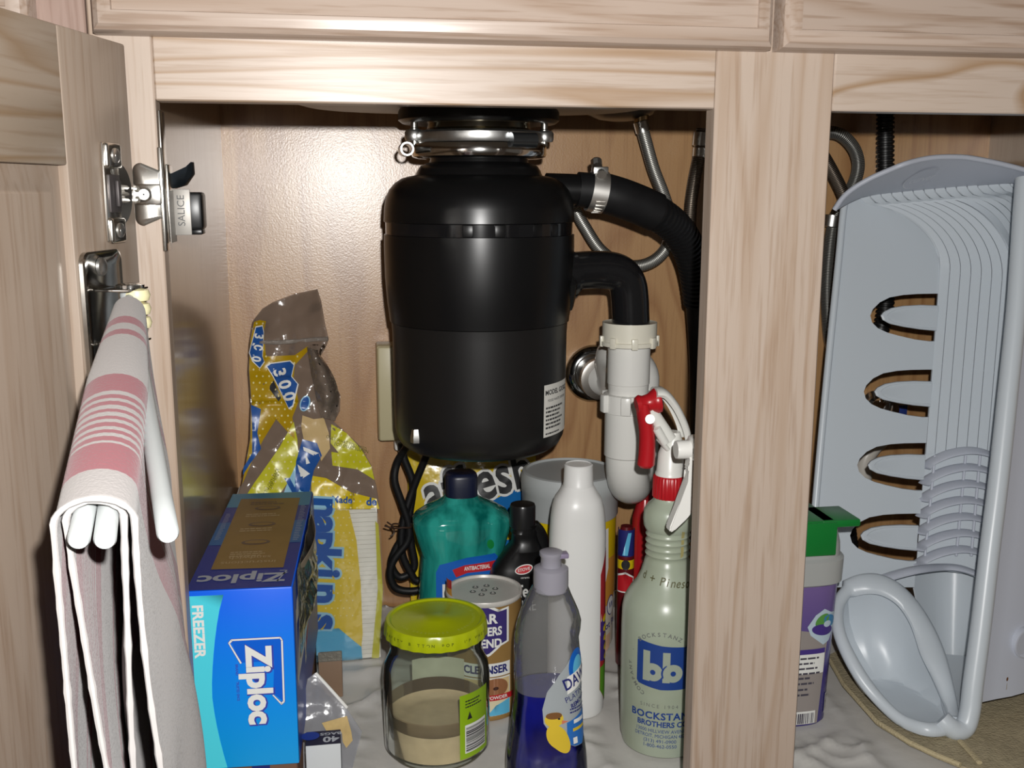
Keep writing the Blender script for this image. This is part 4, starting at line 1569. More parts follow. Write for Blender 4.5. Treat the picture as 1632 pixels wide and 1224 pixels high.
for z_, k in ((zc(791), 0.98), (zc(789), 1.0), (zc(759), 0.98), (zc(756), 0.9)):
    rings.append([Vector((bx + rc * k * (1 + 0.02 * math.cos(30 * t)) * math.cos(t), by + rc * k * (1 + 0.02 * math.cos(30 * t)) * math.sin(t), z_)) for t in [2 * PI * i / 120 for i in range(120)]])
loft(b, rings)
red_pl = M('red_plastic', S(176, 26, 34), 0.3)
obj('collar', b, red_pl, spr)
# sprayer: neck, curved white shroud, red nozzle, red trigger. head points up-left
wsp = M('white_sprayer', S(224, 224, 218), 0.35)
b = NB()
rn = hp2r(1066, 740, by, 21.5)
rings = [sect(bx, by, zc(758), rn * 1.1, rn * 1.1), sect(bx, by, zc(752), rn * 1.08, rn * 1.08), sect(bx, by, zc(750), rn, rn), sect(bx + 0.0005, by, zc(722), rn * 0.95, rn * 0.9), sect(bx + 0.002, by, zc(708), rn * 0.8, rn * 0.7), sect(bx + 0.003, by, zc(688), rn * 0.42, rn * 0.6)]
loft(b, rings)
obj('sprayer_neck', b, wsp, spr)
YS = by - 0.006
sp = lambda x, y, dy=0.0: PY(x, y, YS + dy)
b = NB()
sh_pts = [sp(1042, 626), sp(1056, 628), sp(1070, 644), sp(1080, 662), sp(1088, 682), sp(1092, 700)]
pts = spline(sh_pts, 6)
Wd = 0.0125
n_ = len(pts)
rings = []
for i, p in enumerate(pts):
    t = (pts[min(i + 1, n_ - 1)] - pts[max(i - 1, 0)]).normalized()
    nr = Vector((-t.z, 0, t.x))
    if nr.z < 0:
        nr = -nr
    th = 0.0028
    prof_ = []
    for k in range(13):
        a = PI * k / 12
        prof_.append(p + Vector((0, Wd * math.cos(a), 0)) + nr * (0.0055 * math.sin(a)))
    for k in range(12, -1, -1):
        a = PI * k / 12
        prof_.append(p + Vector((0, (Wd - th) * math.cos(a), 0)) + nr * (0.0055 * math.sin(a) - th))
    rings.append(prof_)
loft(b, rings)
obj('shroud', b, wsp, spr)
b = NB()
q0, q1 = sp(1068, 700), sp(1036, 652)
tube(b, [q0, q0.lerp(q1, 0.5), q1], 0.0062, 16)
q0, q1 = sp(1060, 706, -0.004), sp(1046, 682, -0.006)
tube(b, [q0, q1], 0.0042, 12)
tube(b, [sp(1050, 700, 0.0), sp(1064, 716, 0)], 0.0050, 12, flat=0.5)
obj('pump_barrel', b, wsp, spr)
b = NB()
tube(b, [sp(1036, 668, -0.018), sp(1036, 668, 0.01)], 0.0045, 14)
obj('trigger_pin', b, wsp, spr)
b = NB()
tr_ = spline([sp(1024, 642), sp(1026, 660), sp(1031, 690), sp(1031, 720), sp(1029, 744)], 6)
rings = []
for i, p in enumerate(tr_):
    k = i / (len(tr_) - 1)
    w, h = 0.0100 - 0.001 * k, 0.0062 + 0.0022 * k
    if k > 0.97: w, h = w * 0.75, h * 0.75
    rings.append([p + Vector((h * math.cos(a), w * math.sin(a), 0.0)) for a in [2 * PI * j / 18 for j in range(18)]])
loft(b, rings)
obj('trigger', b, red_pl, spr)
b = NB()
nzl = (sp(1044, 642) - sp(1016, 652)).normalized()
na, nb2 = sp(1014, 646), sp(1050, 638)
pts = [na.lerp(nb2, t) for t in (0, 0.15, 0.3, 0.55, 0.7, 0.85, 1)]
rad = [0.0075, 0.0095, 0.0080, 0.0085, 0.0105, 0.0125, 0.0120]
tube(b, pts, lambda i, s: rad[i], 10)
obj('nozzle', b, red_pl, spr)
# print on the bottle
fb = facing(bx, by)
rb_ = interp([(z, r) for r, z in sorted(pr, key=lambda t: t[1])])
off = hp2r(1058, 1060, by, 1)
bz = lambda y: ZP(1058, y, by - br)
pxs = lambda x: (x - 1058) * hp2r(1058, 1060, by - br * 0.9, 1)
lp = M('print_blue', S(30, 62, 132), 0.45)
milkp = M('bare_polythene', S(158, 166, 150), 0.4)
u0, u1 = pxs(1013), pxs(1094)
uc = (u0 + u1) / 2
its = [pol([(u0, bz(1092)), (u0 + 0.002, bz(1096)), (uc, bz(1101)), (u1, bz(1100)), (u1, bz(1033)), (uc, bz(1031)), (u0 + 0.002, bz(1026)), (u0, bz(1028))], 0, 0)]
for cx_ in (pxs(1041), pxs(1073)):
    its += [ell(cx_, bz(1074), 0.0092, 0.0092, 1, 1), rct(cx_ - 0.0100, bz(1089), cx_ - 0.0030, bz(1041), 1, 1), ell(cx_, bz(1074), 0.0026, 0.0026, 0, 2, 16)]
its += [ell(pxs(1073) - 0.0006, bz(1074), 0.0108, 0.0098, 0, 2, 20, 0, R(120), R(215)), ell(pxs(1073), bz(1074), 0.0096, 0.0096, 1, 3, 20, 0, R(110), R(225))]
PM = [lp, milkp, grp_ := M('grey_print', S(110, 112, 108), 0.5), M('olive_marker', S(92, 90, 60), 0.6), M('faded_yellow_mark', S(170, 160, 106), 0.5)]
decal('logo_print', its, on_cyl(bx, by, rb_, fb), PM, spr, dv=0.004, eps=0.0003)
its = []
its += [txt('BOCKSTANZ', 0.0100, pxs(1059), bz(1144), 0, 0, bold=0.03, sx=1.05, space=1.1), txt('BROTHERS CO.', 0.0078, pxs(1060), bz(1157), 0, 0, bold=0.03, sx=0.98)]
its += [txt('13000 HILLVIEW AVENUE', 0.0052, pxs(1058), bz(1168), 0, 0, bold=0.0, sx=0.92), txt('DETROIT, MICHIGAN 48227', 0.0052, pxs(1058), bz(1176), 0, 0, bold=0.0, sx=0.86), txt('(313) 491-0900', 0.0052, pxs(1055), bz(1184), 0, 0, bold=0.0), txt('1-800-462-0550', 0.0052, pxs(1055), bz(1192), 0, 0, bold=0.0)]
its += [it[:5] + (2,) + it[6:] for it in arc_text('COMPANY  .  BOCKSTANZ BROTHERS', 0.0056, uc, bz(1066), 0.0335, R(108), 2, 0, R(9.0))]
its += [txt('SINCE 1904', 0.0052, pxs(1052), bz(1128), 2, 0, space=1.5, bold=0.0)]
decal('lettering', its, on_cyl(bx, by, rb_, fb), PM, spr, dv=0.004, eps=0.0003)
its = []
for k, ch in enumerate('d + Pinesol'):
    if ch != ' ':
        its.append(txt(ch, 0.0105, pxs(1016) + k * 0.0052, bz(936) - 0.0006 * k, 3, 0, bold=0.01, shear=0.25))
decal('marker_note', its, on_cyl(bx, by, rb_, fb), PM, spr, dv=0.004, eps=0.0003)
decal('faded_mark', [pol([(pxs(1080), bz(905)), (pxs(1086), bz(903)), (pxs(1087), bz(862)), (pxs(1081), bz(860))], 4, 0)], on_cyl(bx, by, rb_, fb), PM, spr, dv=0.004, eps=0.0003)

# ------------------------------------------------------------------ second spray bottle, almost wholly behind the oak stile
gx, gy = PY(1151, 1100, 0.078).x, 0.078
gr = hp2r(1150, 1060, gy, 57)
sp2 = thing('spray_bottle', 'teal spray bottle hidden by the middle stile, its white trigger showing', 'spray bottle', (gx, gy, ZB))
gz_ = lambda y: ZP(1140, y, gy)
b = NB()
lathe(b, [(gr * 0.85, ZB), (gr, ZB + 0.006), (gr, ZB + 0.16), (gr * 0.92, ZB + 0.175), (gr * 0.55, ZB + 0.200), (gr * 0.40, ZB + 0.215), (gr * 0.36, ZB + 0.248)], gx, gy, 48)
obj('bottle_body', b, M('teal_polythene', S(90, 140, 128), 0.35), sp2)
b = NB()
lathe(b, [(0.0150, ZB + 0.238), (0.0152, ZB + 0.258), (0.0135, ZB + 0.260), (0.012, ZB + 0.275)], gx, gy, 32)
obj('collar', b, white_pl, sp2)
n0, n1 = PY(1077, 716, gy), PY(1102, 716, gy)
b = NB()
box(b, n1.x - 0.002, gx + 0.030, gy - 0.010, gy + 0.010, n0.z - 0.010, n0.z + 0.011, 0.004)
box(b, gx - 0.010, gx + 0.010, gy - 0.008, gy + 0.008, ZB + 0.270, n0.z - 0.009, 0.003)
obj('sprayer_head', b, white_pl, sp2)
b = NB()
rn2 = hp2r(1080, 716, gy, 15)
tube(b, [n0 + Vector((0.0, 0, -0.0005)), n0 + Vector((0.002, 0, -0.0005)), n1], lambda i, s: rn2 * 0.94 if i == 0 else rn2, 24)
obj('nozzle', b, white_pl, sp2)
b = NB()
tri = [(1090, 705), (1107, 704), (1109, 790), (1104, 808), (1092, 824), (1072, 843), (1065, 846), (1064, 839), (1080, 800), (1093, 765), (1096, 752), (1093, 745), (1098, 730)]
rings = [[PY(x, y, gy) + Vector((0, dy, 0)) for x, y in tri] for dy in (-0.006, 0.006)]
loft(b, rings)
bmesh.ops.bevel(b, geom=b.edges[:], offset=0.0012, segments=2, affect='EDGES')
obj('trigger', b, white_pl, sp2)

# ------------------------------------------------------------------ plain white bottle seen from its back
wx, wy, wr = stand(917, 1152, 45)
wb = thing('white_bottle', 'tall plain white bottle turned so its colourful label faces right', 'bottle', (wx, wy, ZB))
wrows = [(918, 1100, 45), (918, 1000, 45.5), (918, 920, 45), (918, 850, 45), (919, 822, 43.5), (919, 806, 41), (919, 792, 37), (919, 782, 30), (919, 775, 26), (920, 772, 24)]
wt = [(ZB, wr * 0.92), (ZB + 0.004, wr)] + [(ZP(px, py, wy), hp2r(px, py, wy, h)) for px, py, h in wrows]
b = NB()
loft(b, [sect(wx, wy, z, r, r * 0.86 if z < wt[7][0] else r * 0.95, 2.3, 48) for z, r in wt])
wpl = M('white_hdpe', S(226, 226, 224), 0.34)
obj('bottle_body', b, wpl, wb)
b = NB()
cr = hp2r(920, 752, wy, 24.5)
z0_, z1_ = ZP(920, 776, wy), ZP(920, 739, wy)
lathe(b, [(cr, z0_), (cr, z0_ + 0.004), (cr * 0.97, z0_ + 0.005), (cr * 0.93, z1_ - 0.001), (cr * 0.86, z1_), (cr * 0.80, z1_ - 0.0008), (0.001, z1_ - 0.0008)], wx, wy, 36)
obj('cap', b, wpl, wb)
wz = lambda y: ZP(950, y, wy)
WT = interp(sorted(wt))
wmap = on_ell(wx, wy, lambda z: (WT(z), WT(z) * 0.86), -0.10, 2.3)
its = [pol([(-0.021, wz(905)), (-0.010, wz(872)), (0.012, wz(866)), (0.020, wz(900)), (0.020, wz(1105)), (-0.006, wz(1110)), (-0.021, wz(1085))], 0, 0),
       pol([(-0.021, wz(980)), (0.02, wz(940)), (0.02, wz(1050)), (-0.021, wz(1040))], 1, 1), pol([(-0.021, wz(1085)), (-0.021, wz(1050)), (0.02, wz(1040)), (0.02, wz(1105)), (-0.006, wz(1110))], 2, 2)]
for k in range(5):
    its.append(ell(-0.013 + 0.001 * k, wz(975 + 15 * k), 0.005, 0.0035, 3, 3, rot=0.6))
decal('label', its, wmap, [M('label_red', S(170, 44, 50), 0.4), PURP, GRNP, YELP], wb)

# ------------------------------------------------------------------ teal bottle with navy cap
ty = 0.378
tt = lambda x, y: PY(x, y, ty)
tx = tt(737, 900).x
tb_ = thing('teal_bottle', 'clear teal bottle with a navy flip cap in front of the yellow pouch', 'bottle', (tx, ty, ZB))
trs = [(737, 1090, 66), (737, 960, 70), (737, 900, 66), (737, 880, 64), (736, 850, 73), (736, 832, 78), (736, 824, 78), (736, 818, 74), (735, 806, 56), (735, 797, 38), (735, 792, 29), (735, 788, 26)]
tt_ = [(tt(px, py).z, (hp2r(px, py, ty, h), tt(px, py).x)) for px, py, h in trs]
tt_ = [(ZB, (tt_[0][1][0] * 0.94, tt_[0][1][1])), (ZB + 0.004, tt_[0][1])] + [t for t in tt_ if t[0] > ZB + 0.006]
TW = interp(tt_)
zl_ = tt_[-1][0]
b = NB()
zs = [t[0] for t in tt_]
rings = []
for z in zs:
    r, cx = TW(z)
    flat_ = 0.60 if r > 0.03 else 0.6 + 0.4 * (0.03 - r) / 0.012
    rings.append(sect(cx, ty, z, r, r * min(1, flat_), 3.6 if r > 0.035 else 2.4, 48))
loft(b, rings)
teal = M('teal_painted_refraction', S(60, 196, 182), 0.08, spec=0.7, col2=S(8, 112, 104), vscale=55, stretch=(1.0, 1.0, 0.16))  # bright and dark refraction streaks painted into the colour as upright noise
pb = teal.node_tree.nodes['Principled BSDF']
pb.inputs['Transmission Weight'].default_value = 0.40
pb.inputs['IOR'].default_value = 1.34
obj('bottle_body', b, teal, tb_, sharp=22)
b = NB()
cr = hp2r(735, 770, ty, 26)
z0_, z1_ = tt(735, 790).z, tt(735, 753).z
loft(b, [sect(tt(735, 770).x, ty, z, cr * k, cr * k * 0.9, 2.8, 40) for z, k in ((z0_, 0.98), (z1_ - 0.004, 1.0), (z1_ - 0.001, 0.94), (z1_ + 0.001, 0.8))])
obj('cap', b, M('navy_cap', S(22, 28, 52), 0.35), tb_)
tz = lambda y: PY(735, y, ty - 0.03).z


def tmap(u, v, d):
    r, cx = TW(v)
    p = 3.6
    ry = r * 0.60
    k = max(0.0, 1 - abs(min(0.999, abs(u) / r)) ** p) ** (1 / p)
    return Vector((cx + u, ty - ry * k - d, v))


hu = lambda x: (x - 737) * hp2r(737, 900, ty - 0.03, 1)
its = [pol([(hu(690), tz(1060)), (hu(690), tz(912)), (hu(696), tz(900)), (hu(740), tz(890)), (hu(785), tz(886)), (hu(790), tz(892)), (hu(790), tz(1060))], 0, 0),
       pol([(hu(716), tz(908)), (hu(735), tz(902)), (hu(786), tz(898)), (hu(786), tz(912)), (hu(740), tz(914)), (hu(722), tz(920))], 1, 1),
       txt('ANTIBACTERIAL', 0.0065, hu(756), tz(906.5), 2, 2, rot=0.05, bold=0.02, sx=0.62), rct(hu(690), tz(985), hu(700), tz(968), 2, 1),
       rct(hu(700), tz(960), hu(780), tz(930), 2, 1)]
decal('label', its, tmap, [BLUP, REDP, WHTP], tb_, dv=0.005, eps=0.0004)
decal('leaf_mark', [ell(hu(778), tz(870), 0.004, 0.006, 0, 0, rot=0.2)], tmap, [M('leaf_green', S(20, 130, 60), 0.4)], tb_)

# ------------------------------------------------------------------ black bottle with angled neck
ky_ = 0.325
kk = lambda x, y: PY(x, y, ky_)
blk = thing('black_bottle', 'black plastic bottle with a red oval mark and sloping shoulder', 'bottle', (kk(828, 1000).x, ky_, ZB))
krows = [(828, 1090, 49), (828, 960, 49), (827, 915, 47), (827, 900, 42), (831, 885, 35), (835, 872, 29), (837, 862, 22), (836, 850, 20), (835, 846, 21.5), (835, 840, 19), (835, 834, 21)]
kt_ = [(kk(px, py).z, hp2r(px, py, ky_, h), kk(px, py).x) for px, py, h in krows]
kt_ = [(ZB, kt_[0][1] * 0.93, kt_[0][2]), (ZB + 0.004, kt_[0][1], kt_[0][2])] + [t for t in kt_ if t[0] > ZB + 0.006]
b = NB()
loft(b, [sect(cx, ky_, z, r, r * (0.62 if r > 0.022 else 0.9), 2.6, 44) for z, r, cx in kt_])
obj('bottle_body', b, black_pl, blk)
b = NB()
pts = [kk(848, 838), kk(858, 850), kk(864, 868), kk(864, 890), kk(860, 910)]
tube(b, spline(pts, 5), 0.0085, 14)
obj('handle', b, black_pl, blk)
b = NB()
cr = hp2r(833, 820, ky_, 20.5)
lathe(b, [(cr, kk(834, 838).z), (cr, kk(834, 806).z), (cr * 0.94, kk(834, 803).z), (0.001, kk(834, 802).z)], kk(833, 820).x, ky_, 36)
obj('cap', b, M('black_cap', (0.013, 0.013, 0.014), 0.28), blk)
kz_ = lambda y: PY(830, y, ky_ - 0.02).z
KW = interp([(z, (r, cx)) for z, r, cx in kt_])


def kmap(u, v, d):
    r, cx = KW(v)
    k = max(0.0, 1 - min(0.999, abs(u) / r) ** 2.6) ** (1 / 2.6)
    return Vector((cx + u, ky_ - r * 0.62 * k - d, v))


ku = lambda x: (x - 828) * hp2r(828, 950, ky_ - 0.02, 1)
its = [ell(ku(831), kz_(909), 0.0098, 0.0052, 0, 0, rot=0.15), ell(ku(831), kz_(909), 0.0088, 0.0042, 1, 1, rot=0.15), txt('STOVE', 0.0046, ku(831), kz_(909), 2, 2, bold=0.02, rot=0.15), txt('cerama', 0.0034, ku(833), kz_(921), 2, 1, bold=0.0),
       txt('perfect', 0.0200, ku(824), kz_(943), 2, 1, bold=0.02, sx=0.72), txt('LINE', 0.0180, ku(834), kz_(966), 2, 1, bold=0.0, sx=0.6)]
decal('label', its, kmap, [WHTP, REDP, M('pale_print', S(210, 210, 206), 0.5)], blk)

# ------------------------------------------------------------------ yellow cleaner pouch on the back
ay = 0.505
ac, aw, ah = PY(757, 850, ay), PY(862, 760, ay).x - PY(655, 760, ay).x, 0.255
pouch = thing('cleaner_pouch', 'yellow foil pouch with big black lettering leaning on the cabinet back', 'pouch', (ac.x, ay, ZB))


def pmap(u, v, d):
    """u across the pouch, v up it; leans back and bulges"""
    bul = 0.014 * max(0, math.cos(PI * u / (aw * 1.05))) * max(0, math.sin(PI * min(1, (v + 0.01) / ah * 0.95))) if abs(u) < aw / 2 else 0
    wr = 0.0030 * mnoise.noise(Vector((u * 30, v * 24, 3))) + 0.0014 * abs(mnoise.noise(Vector((u * 62, v * 55, 8))))
    return Vector((ac.x + u, ay + 0.12 * v - bul + wr - d, ZB + v))


b = NB()
sheet(b, [[pmap(-aw / 2 + aw * i / 40, ah * j / 48, 0) for i in range(41)] for j in range(49)])
thicken(b, 0.001)
b2 = [[Vector((p.x, p.y, p.z)) for p in [pmap(-aw / 2 + aw * i / 12, ah * j / 12, 0) for i in range(13)]] for j in range(13)]
g = []
for j in range(13):
    row = []
    for i in range(13):
        u, v = -aw / 2 + aw * i / 12, ah * j / 12
        edge = min(1, min(i, 12 - i) / 3, (12 - j) / 3)
        row.append(Vector((ac.x + u, ay + 0.12 * v + 0.0012 + 0.010 * edge * (1 - v / ah), ZB + v)))
    g.append(row)
foil = M('yellow_foil', S(222, 192, 30), 0.20, spec=1.0, bump=0.9, bscale=34, coat=0.5)
sheet(b, g)
obj('pouch_body', b, foil, pouch, recalc=True)
pz = lambda y: (PY(757, y, ay + 0.01).z - ZB)
pu = lambda x: (x - 757) * hp2r(757, 790, ay, 1)
its = []
for k in range(9):
    a = R(20 + 17.5 * k)
    a2 = a + R(7)
    c0 = (pu(760), pz(800))
    l_ = 0.085
    its.append(pol([c0, (c0[0] + l_ * math.cos(a), c0[1] + l_ * math.sin(a)), (c0[0] + l_ * math.cos(a2), c0[1] + l_ * math.sin(a2))], 3, 0))
its = [i for i in its if max(p[1] for p in i[1]) < ah + 0.2]
cl_ = []
for it in its:
    cl_.append(pol([(max(-aw / 2 + 0.002, min(aw / 2 - 0.002, u)), min(ah - 0.003, v)) for u, v in it[1]], 3, 0))
its = cl_
word, xs = 'affresh', [692, 716, 734, 748, 775, 805, 836]
for ch, x in zip(word, xs):
    y = 785 - (x - 692) * 0.21
    big = 0.070
    its += outlined(ch, big, pu(x), pz(y), 1, 1, 0.0034, rot=0.20, sx=0.78)
    its.append(txt(ch, big, pu(x), pz(y), 2, 2.2, rot=0.20, bold=0.022, sx=0.78))
its += [pol([(pu(764), pz(820)), (pu(785), pz(797)), (pu(815), pz(786)), (pu(855), pz(776)), (pu(855), pz(830)), (pu(800), pz(840))], 4, 1), pol([(pu(772), pz(801)), (pu(790), pz(790)), (pu(855), pz(770)), (pu(855), pz(776)), (pu(815), pz(786)), (pu(785), pz(797))], 5, 1)]
its += [rct(pu(690), pz(960), pu(840), pz(860), 4, 1)]
decal('pouch_print', its, pmap, [foil, WHTP, BLKP, M('pale_yellow_foil', S(228, 204, 84), 0.2, spec=0.7), M('pouch_blue', S(30, 110, 180), 0.2), YELP], pouch, du=0.004, dv=0.004, eps=0.0007)

# ------------------------------------------------------------------ white tub with grey lid
vx, vy, vr = stand(907, 1085, 77)
vy = 0.420
vx = PY(907, 900, vy).x
vr = hp2r(907, 850, vy, 76)
tub = thing('powder_tub', 'round tub with a pale grey lid and yellow label behind the white bottle', 'tub', (vx, vy, ZB))
vz = lambda y: PY(907, y, vy).z
b = NB()
lathe(b, [(vr * 0.90, ZB), (vr * 0.93, ZB + 0.003), (vr * 0.97, vz(812)), (vr * 0.99, vz(808))], vx, vy, 56)
obj('tub_body', b, M('tub_cream', S(214, 200, 172), 0.35), tub)
b = NB()
lathe(b, [(vr * 0.985, vz(815)), (vr * 1.0, vz(813)), (vr * 1.0, vz(778)), (vr * 1.02, vz(776)), (vr * 1.02, vz(755)), (vr * 0.99, vz(749)), (vr * 0.93, vz(748)), (vr * 0.90, vz(751)), (0.001, vz(751))], vx, vy, 64)
obj('lid', b, M('pale_grey_lid', S(186, 190, 190), 0.4), tub)
VR = lambda z: vr * (0.93 + 0.045 * z / vz(812))
fv = facing(vx, vy)
vv = lambda y: PY(960, y, vy - 0.03).z
its = [rct(-0.075, 0.008, 0.075, vv(818), 0, 0), rct(-0.075, vv(960), 0.076, vv(885), 1, 1), rct(-0.075, 0.008, 0.077, vv(960), 2, 2)]
its += [pol([(0.012, vv(842)), (0.052, vv(836)), (0.054, vv(900)), (0.048, vv(926)), (0.012, vv(934))], 3, 3), pol([(0.012, vv(846)), (0.047, vv(842)), (0.047, vv(895)), (0.012, vv(897))], 4, 4), pol([(0.012, vv(899)), (0.046, vv(897)), (0.047, vv(914)), (0.012, vv(926))], 5, 4)]
its += [ell(0.062, vv(962), 0.0092, 0.0128, 4, 3), ell(0.062, vv(962), 0.0080, 0.0114, 3, 4), txt('W', 0.012, 0.062, vv(962), 4, 5, bold=0.01, shear=0.2)]
its += [txt('Do Not Pour', 0.0125, 0.055, vv(993), 4, 3, bold=0.02, rot=0.10), pol([(0.02, vv(1045)), (0.062, vv(1030)), (0.064, vv(1006)), (0.02, vv(1010))], 6, 3), txt('OXI', 0.016, 0.03, vv(868), 3, 5, bold=0.03)]
decal('label', its, on_cyl(vx, vy, VR, fv), [YELP, ORNG, M('label_cream', S(220, 212, 196), 0.4), WHTP, M('tub_blue', S(50, 50, 130), 0.4), REDP, M('skin_tone', S(220, 180, 150), 0.5)], tub)

# ------------------------------------------------------------------ red bottle and slim can in the gap
ry_ = 0.385
rx_ = PY(1026, 900, ry_).x
redb = thing('red_bottle', 'glossy red bottle wedged behind the cloudy spray bottle', 'bottle', (rx_, ry_, ZB))
b = NB()
rr_ = hp2r(1024, 880, ry_, 21)
loft(b, [sect(rx_, ry_, z, rr_ * k, rr_ * k, 2.2, 36) for z, k in ((ZB, 0.92), (ZB + 0.004, 1.0), (ZB + 0.12, 1.0), (ZB + 0.165, 0.94), (ZB + 0.185, 0.6), (ZB + 0.19, 0.5))])
obj('bottle_body', b, M('glossy_red', S(170, 30, 36), 0.22), redb)
b = NB()
lathe(b, [(rr_ * 0.55, ZB + 0.186), (rr_ * 0.55, ZB + 0.205), (rr_ * 0.5, ZB + 0.207)], rx_, ry_, 28)
obj('cap', b, M('dark_red_cap', S(120, 16, 22), 0.3), redb)
qy = 0.345
qx = PY(996, 950, qy).x
qr = hp2r(996, 950, qy, 13)
slim = thing('spray_can', 'slim dark can with blue, yellow and red print beside the red bottle', 'can', (qx, qy, ZB))
b = NB()
qt = PY(996, 838, qy).z
lathe(b, [(qr * 0.9, ZB), (qr, ZB + 0.002), (qr, qt - 0.012), (qr * 0.8, qt - 0.006), (qr * 0.7, qt)], qx, qy, 32)
obj('can_body', b, M('dark_red_can', S(96, 20, 26), 0.3), slim)
qz = lambda y: PY(996, y, qy - qr).z
its = [rct(-0.02, qz(888), 0.02, qz(846), 0, 0), pol([(-0.004, qz(886)), (0.002, qz(886)), (0.006, qz(850)), (0.002, qz(850))], 1, 1), rct(-0.02, qz(908), 0.02, qz(894), 2, 0), ell(0, qz(901), 0.005, 0.006, 3, 1), pol([(-0.012, qz(945)), (-0.012, qz(918)), (0.0, qz(912)), (0.012, qz(922)), (0.009, qz(945))], 4, 1), pol([(-0.010, qz(943)), (-0.010, qz(920)), (0.0, qz(915)), (0.010, qz(923)), (0.007, qz(943))], 5, 2)]
decal('label', its, on_cyl(qx, qy, lambda z: qr, facing(qx, qy)), [NAVY, LBLP, YELP, BLKP, WHTP, REDP], slim)

# ------------------------------------------------------------------ freezer bag box standing on another box
ZA = R(-2.2)
zex = Vector((math.cos(ZA), math.sin(ZA), 0))
zey = Vector((-math.sin(ZA), math.cos(ZA), 0))
ZO = Vector((-0.1315, 0.075, 0.0705))
ZWd, ZHt, ZDp = 0.0850, 0.1585, 0.272


def ZX(u, v, w):
    return ZO + zex * u + zey * w + Vector((0, 0, v))


zbx = thing('freezer_bag_box', 'bright blue freezer bag box with white lettering standing at the left wall', 'box', tuple(ZX(ZWd / 2, 0, ZDp / 2)))
Z4 = Matrix.Translation(ZO) @ Matrix((zex, zey, Vector((0, 0, 1)))).transposed().to_4x4()
b = NB()
obox(b, Z4 @ Matrix.Translation((ZWd / 2, ZDp / 2, ZHt / 2)), ZWd, ZDp, ZHt, 0.0012, 2)
m, nt, N, L, bs_ = _nt('blue_carton')
tc = N.new('ShaderNodeTexCoord')
sp_ = N.new('ShaderNodeSeparateXYZ')
L.new(tc.outputs['Object'], sp_.inputs[0])
rp = N.new('ShaderNodeValToRGB')
rp.color_ramp.elements[0].position = 0.05
rp.color_ramp.elements[0].color = (*S(10, 162, 238), 1)
rp.color_ramp.elements[1].position = 0.95
rp.color_ramp.elements[1].color = (*S(8, 100, 238), 1)
mr = N.new('ShaderNodeMapRange')
mr.inputs[1].default_value = 0.0
mr.inputs[2].default_value = ZHt
L.new(sp_.outputs[2], mr.inputs[0])
L.new(mr.outputs[0], rp.inputs['Fac'])
L.new(rp.outputs['Color'], bs_.inputs['Base Color'])
bs_.inputs['Roughness'].default_value = 0.38
carton = m
obj('carton', b, carton, zbx)
CY = M('cyan_ink', S(80, 214, 232), 0.38)
ROY = M('royal_blue_ink', S(30, 60, 150), 0.38)
ROYD = M('deep_blue_ink', S(36, 52, 128), 0.42)
TOPC = M('top_teal_ink', S(60, 130, 160), 0.42)
KR = M('kraft_window', S(140, 112, 62), 0.5, vary=0.1)
KRD = M('kraft_print', S(104, 86, 72), 0.5)
KRL = M('kraft_pale_print', S(170, 148, 112), 0.5)
SHD = M('logo_shadow_blue', S(60, 70, 170), 0.4)
fpx = lambda x, y: ((PY(x, y, 0.0755).x - ZO.x), (PY(x, y, 0.0755).z - ZO.z))
u_ = lambda x: fpx(x, 1080)[0]
v_ = lambda y: fpx(390, y)[1]
W_, H_ = ZWd, ZHt
cyo = [(0.0008, 0.0008), (0.0008, H_ - 0.004), (0.030, H_ - 0.004)]
for k in range(13):
    t = k / 12
    cyo.append((0.030 - 0.0145 * math.sin(PI * (t ** 0.8) * 0.62) / math.sin(PI * 0.62 * 0.8) * (1 if t < 0.9 else 1) + 0.012 * max(0, t - 0.55) ** 1.2 * 2.0, (H_ - 0.004) * (1 - t) + 0.0008 * t))
its = [pol(cyo, 0, 0)]
its += [txt('FREEZER', 0.0118, 0.0085, H_ - 0.0345, 1, 1, rot=R(-90), bold=0.035, sx=1.0, space=1.02)]
# logo and its bracket
lx, ly = 0.0545, H_ * 0.465
its += [txt('Ziploc', 0.0275, lx + 0.0006, ly - 0.0006, 3, 1, rot=R(-90), bold=0.075, sx=0.98), txt('Ziploc', 0.0275, lx, ly, 1, 2, rot=R(-90), bold=0.045, sx=0.98)]


def stroke(pts, w, mi, layer):
    out = []
    for (a, c), (d, e) in zip(pts, pts[1:]):
        dx, dy = d - a, e - c
        l = math.hypot(dx, dy)
        nx, ny = -dy / l * w / 2, dx / l * w / 2
        ex, ey = dx / l * w * 0.3, dy / l * w * 0.3
        out.append(pol([(a + nx - ex, c + ny - ey), (d + nx + ex, e + ny + ey), (d - nx + ex, e - ny - ey), (a - nx - ex, c - ny - ey)], mi, layer))
    return out


brk = [(0.041, H_ - 0.064), (0.0325, H_ - 0.046), (0.0345, H_ - 0.0435), (0.0735, H_ - 0.0435), (0.0750, H_ - 0.046), (0.0745, H_ - 0.1005), (0.0725, H_ - 0.1025), (0.066, H_ - 0.094)]
its += [pol([(0.041, H_ - 0.064), (0.034, H_ - 0.045), (0.0745, H_ - 0.045), (0.0735, H_ - 0.100), (0.066, H_ - 0.093), (0.068, H_ - 0.064)], 2, 0)]
its += stroke(brk, 0.0022, 3, 1) + stroke(brk, 0.0014, 1, 2)
its += [txt('BRAND', 0.003, 0.0375, H_ - 0.070, 3, 1, rot=R(-90)), txt('TRUSTED SINCE', 0.003, 0.0375, H_ - 0.089, 3, 1, rot=R(-90), sx=0.8)]
decal('front_print', its, on_plane(ZX(0, 0, -0.0001), zex, (0, 0, 1)), [CY, WHTP, M('bracket_blue', S(8, 96, 214), 0.38), SHD], zbx, du=0.05)
T = ZDp
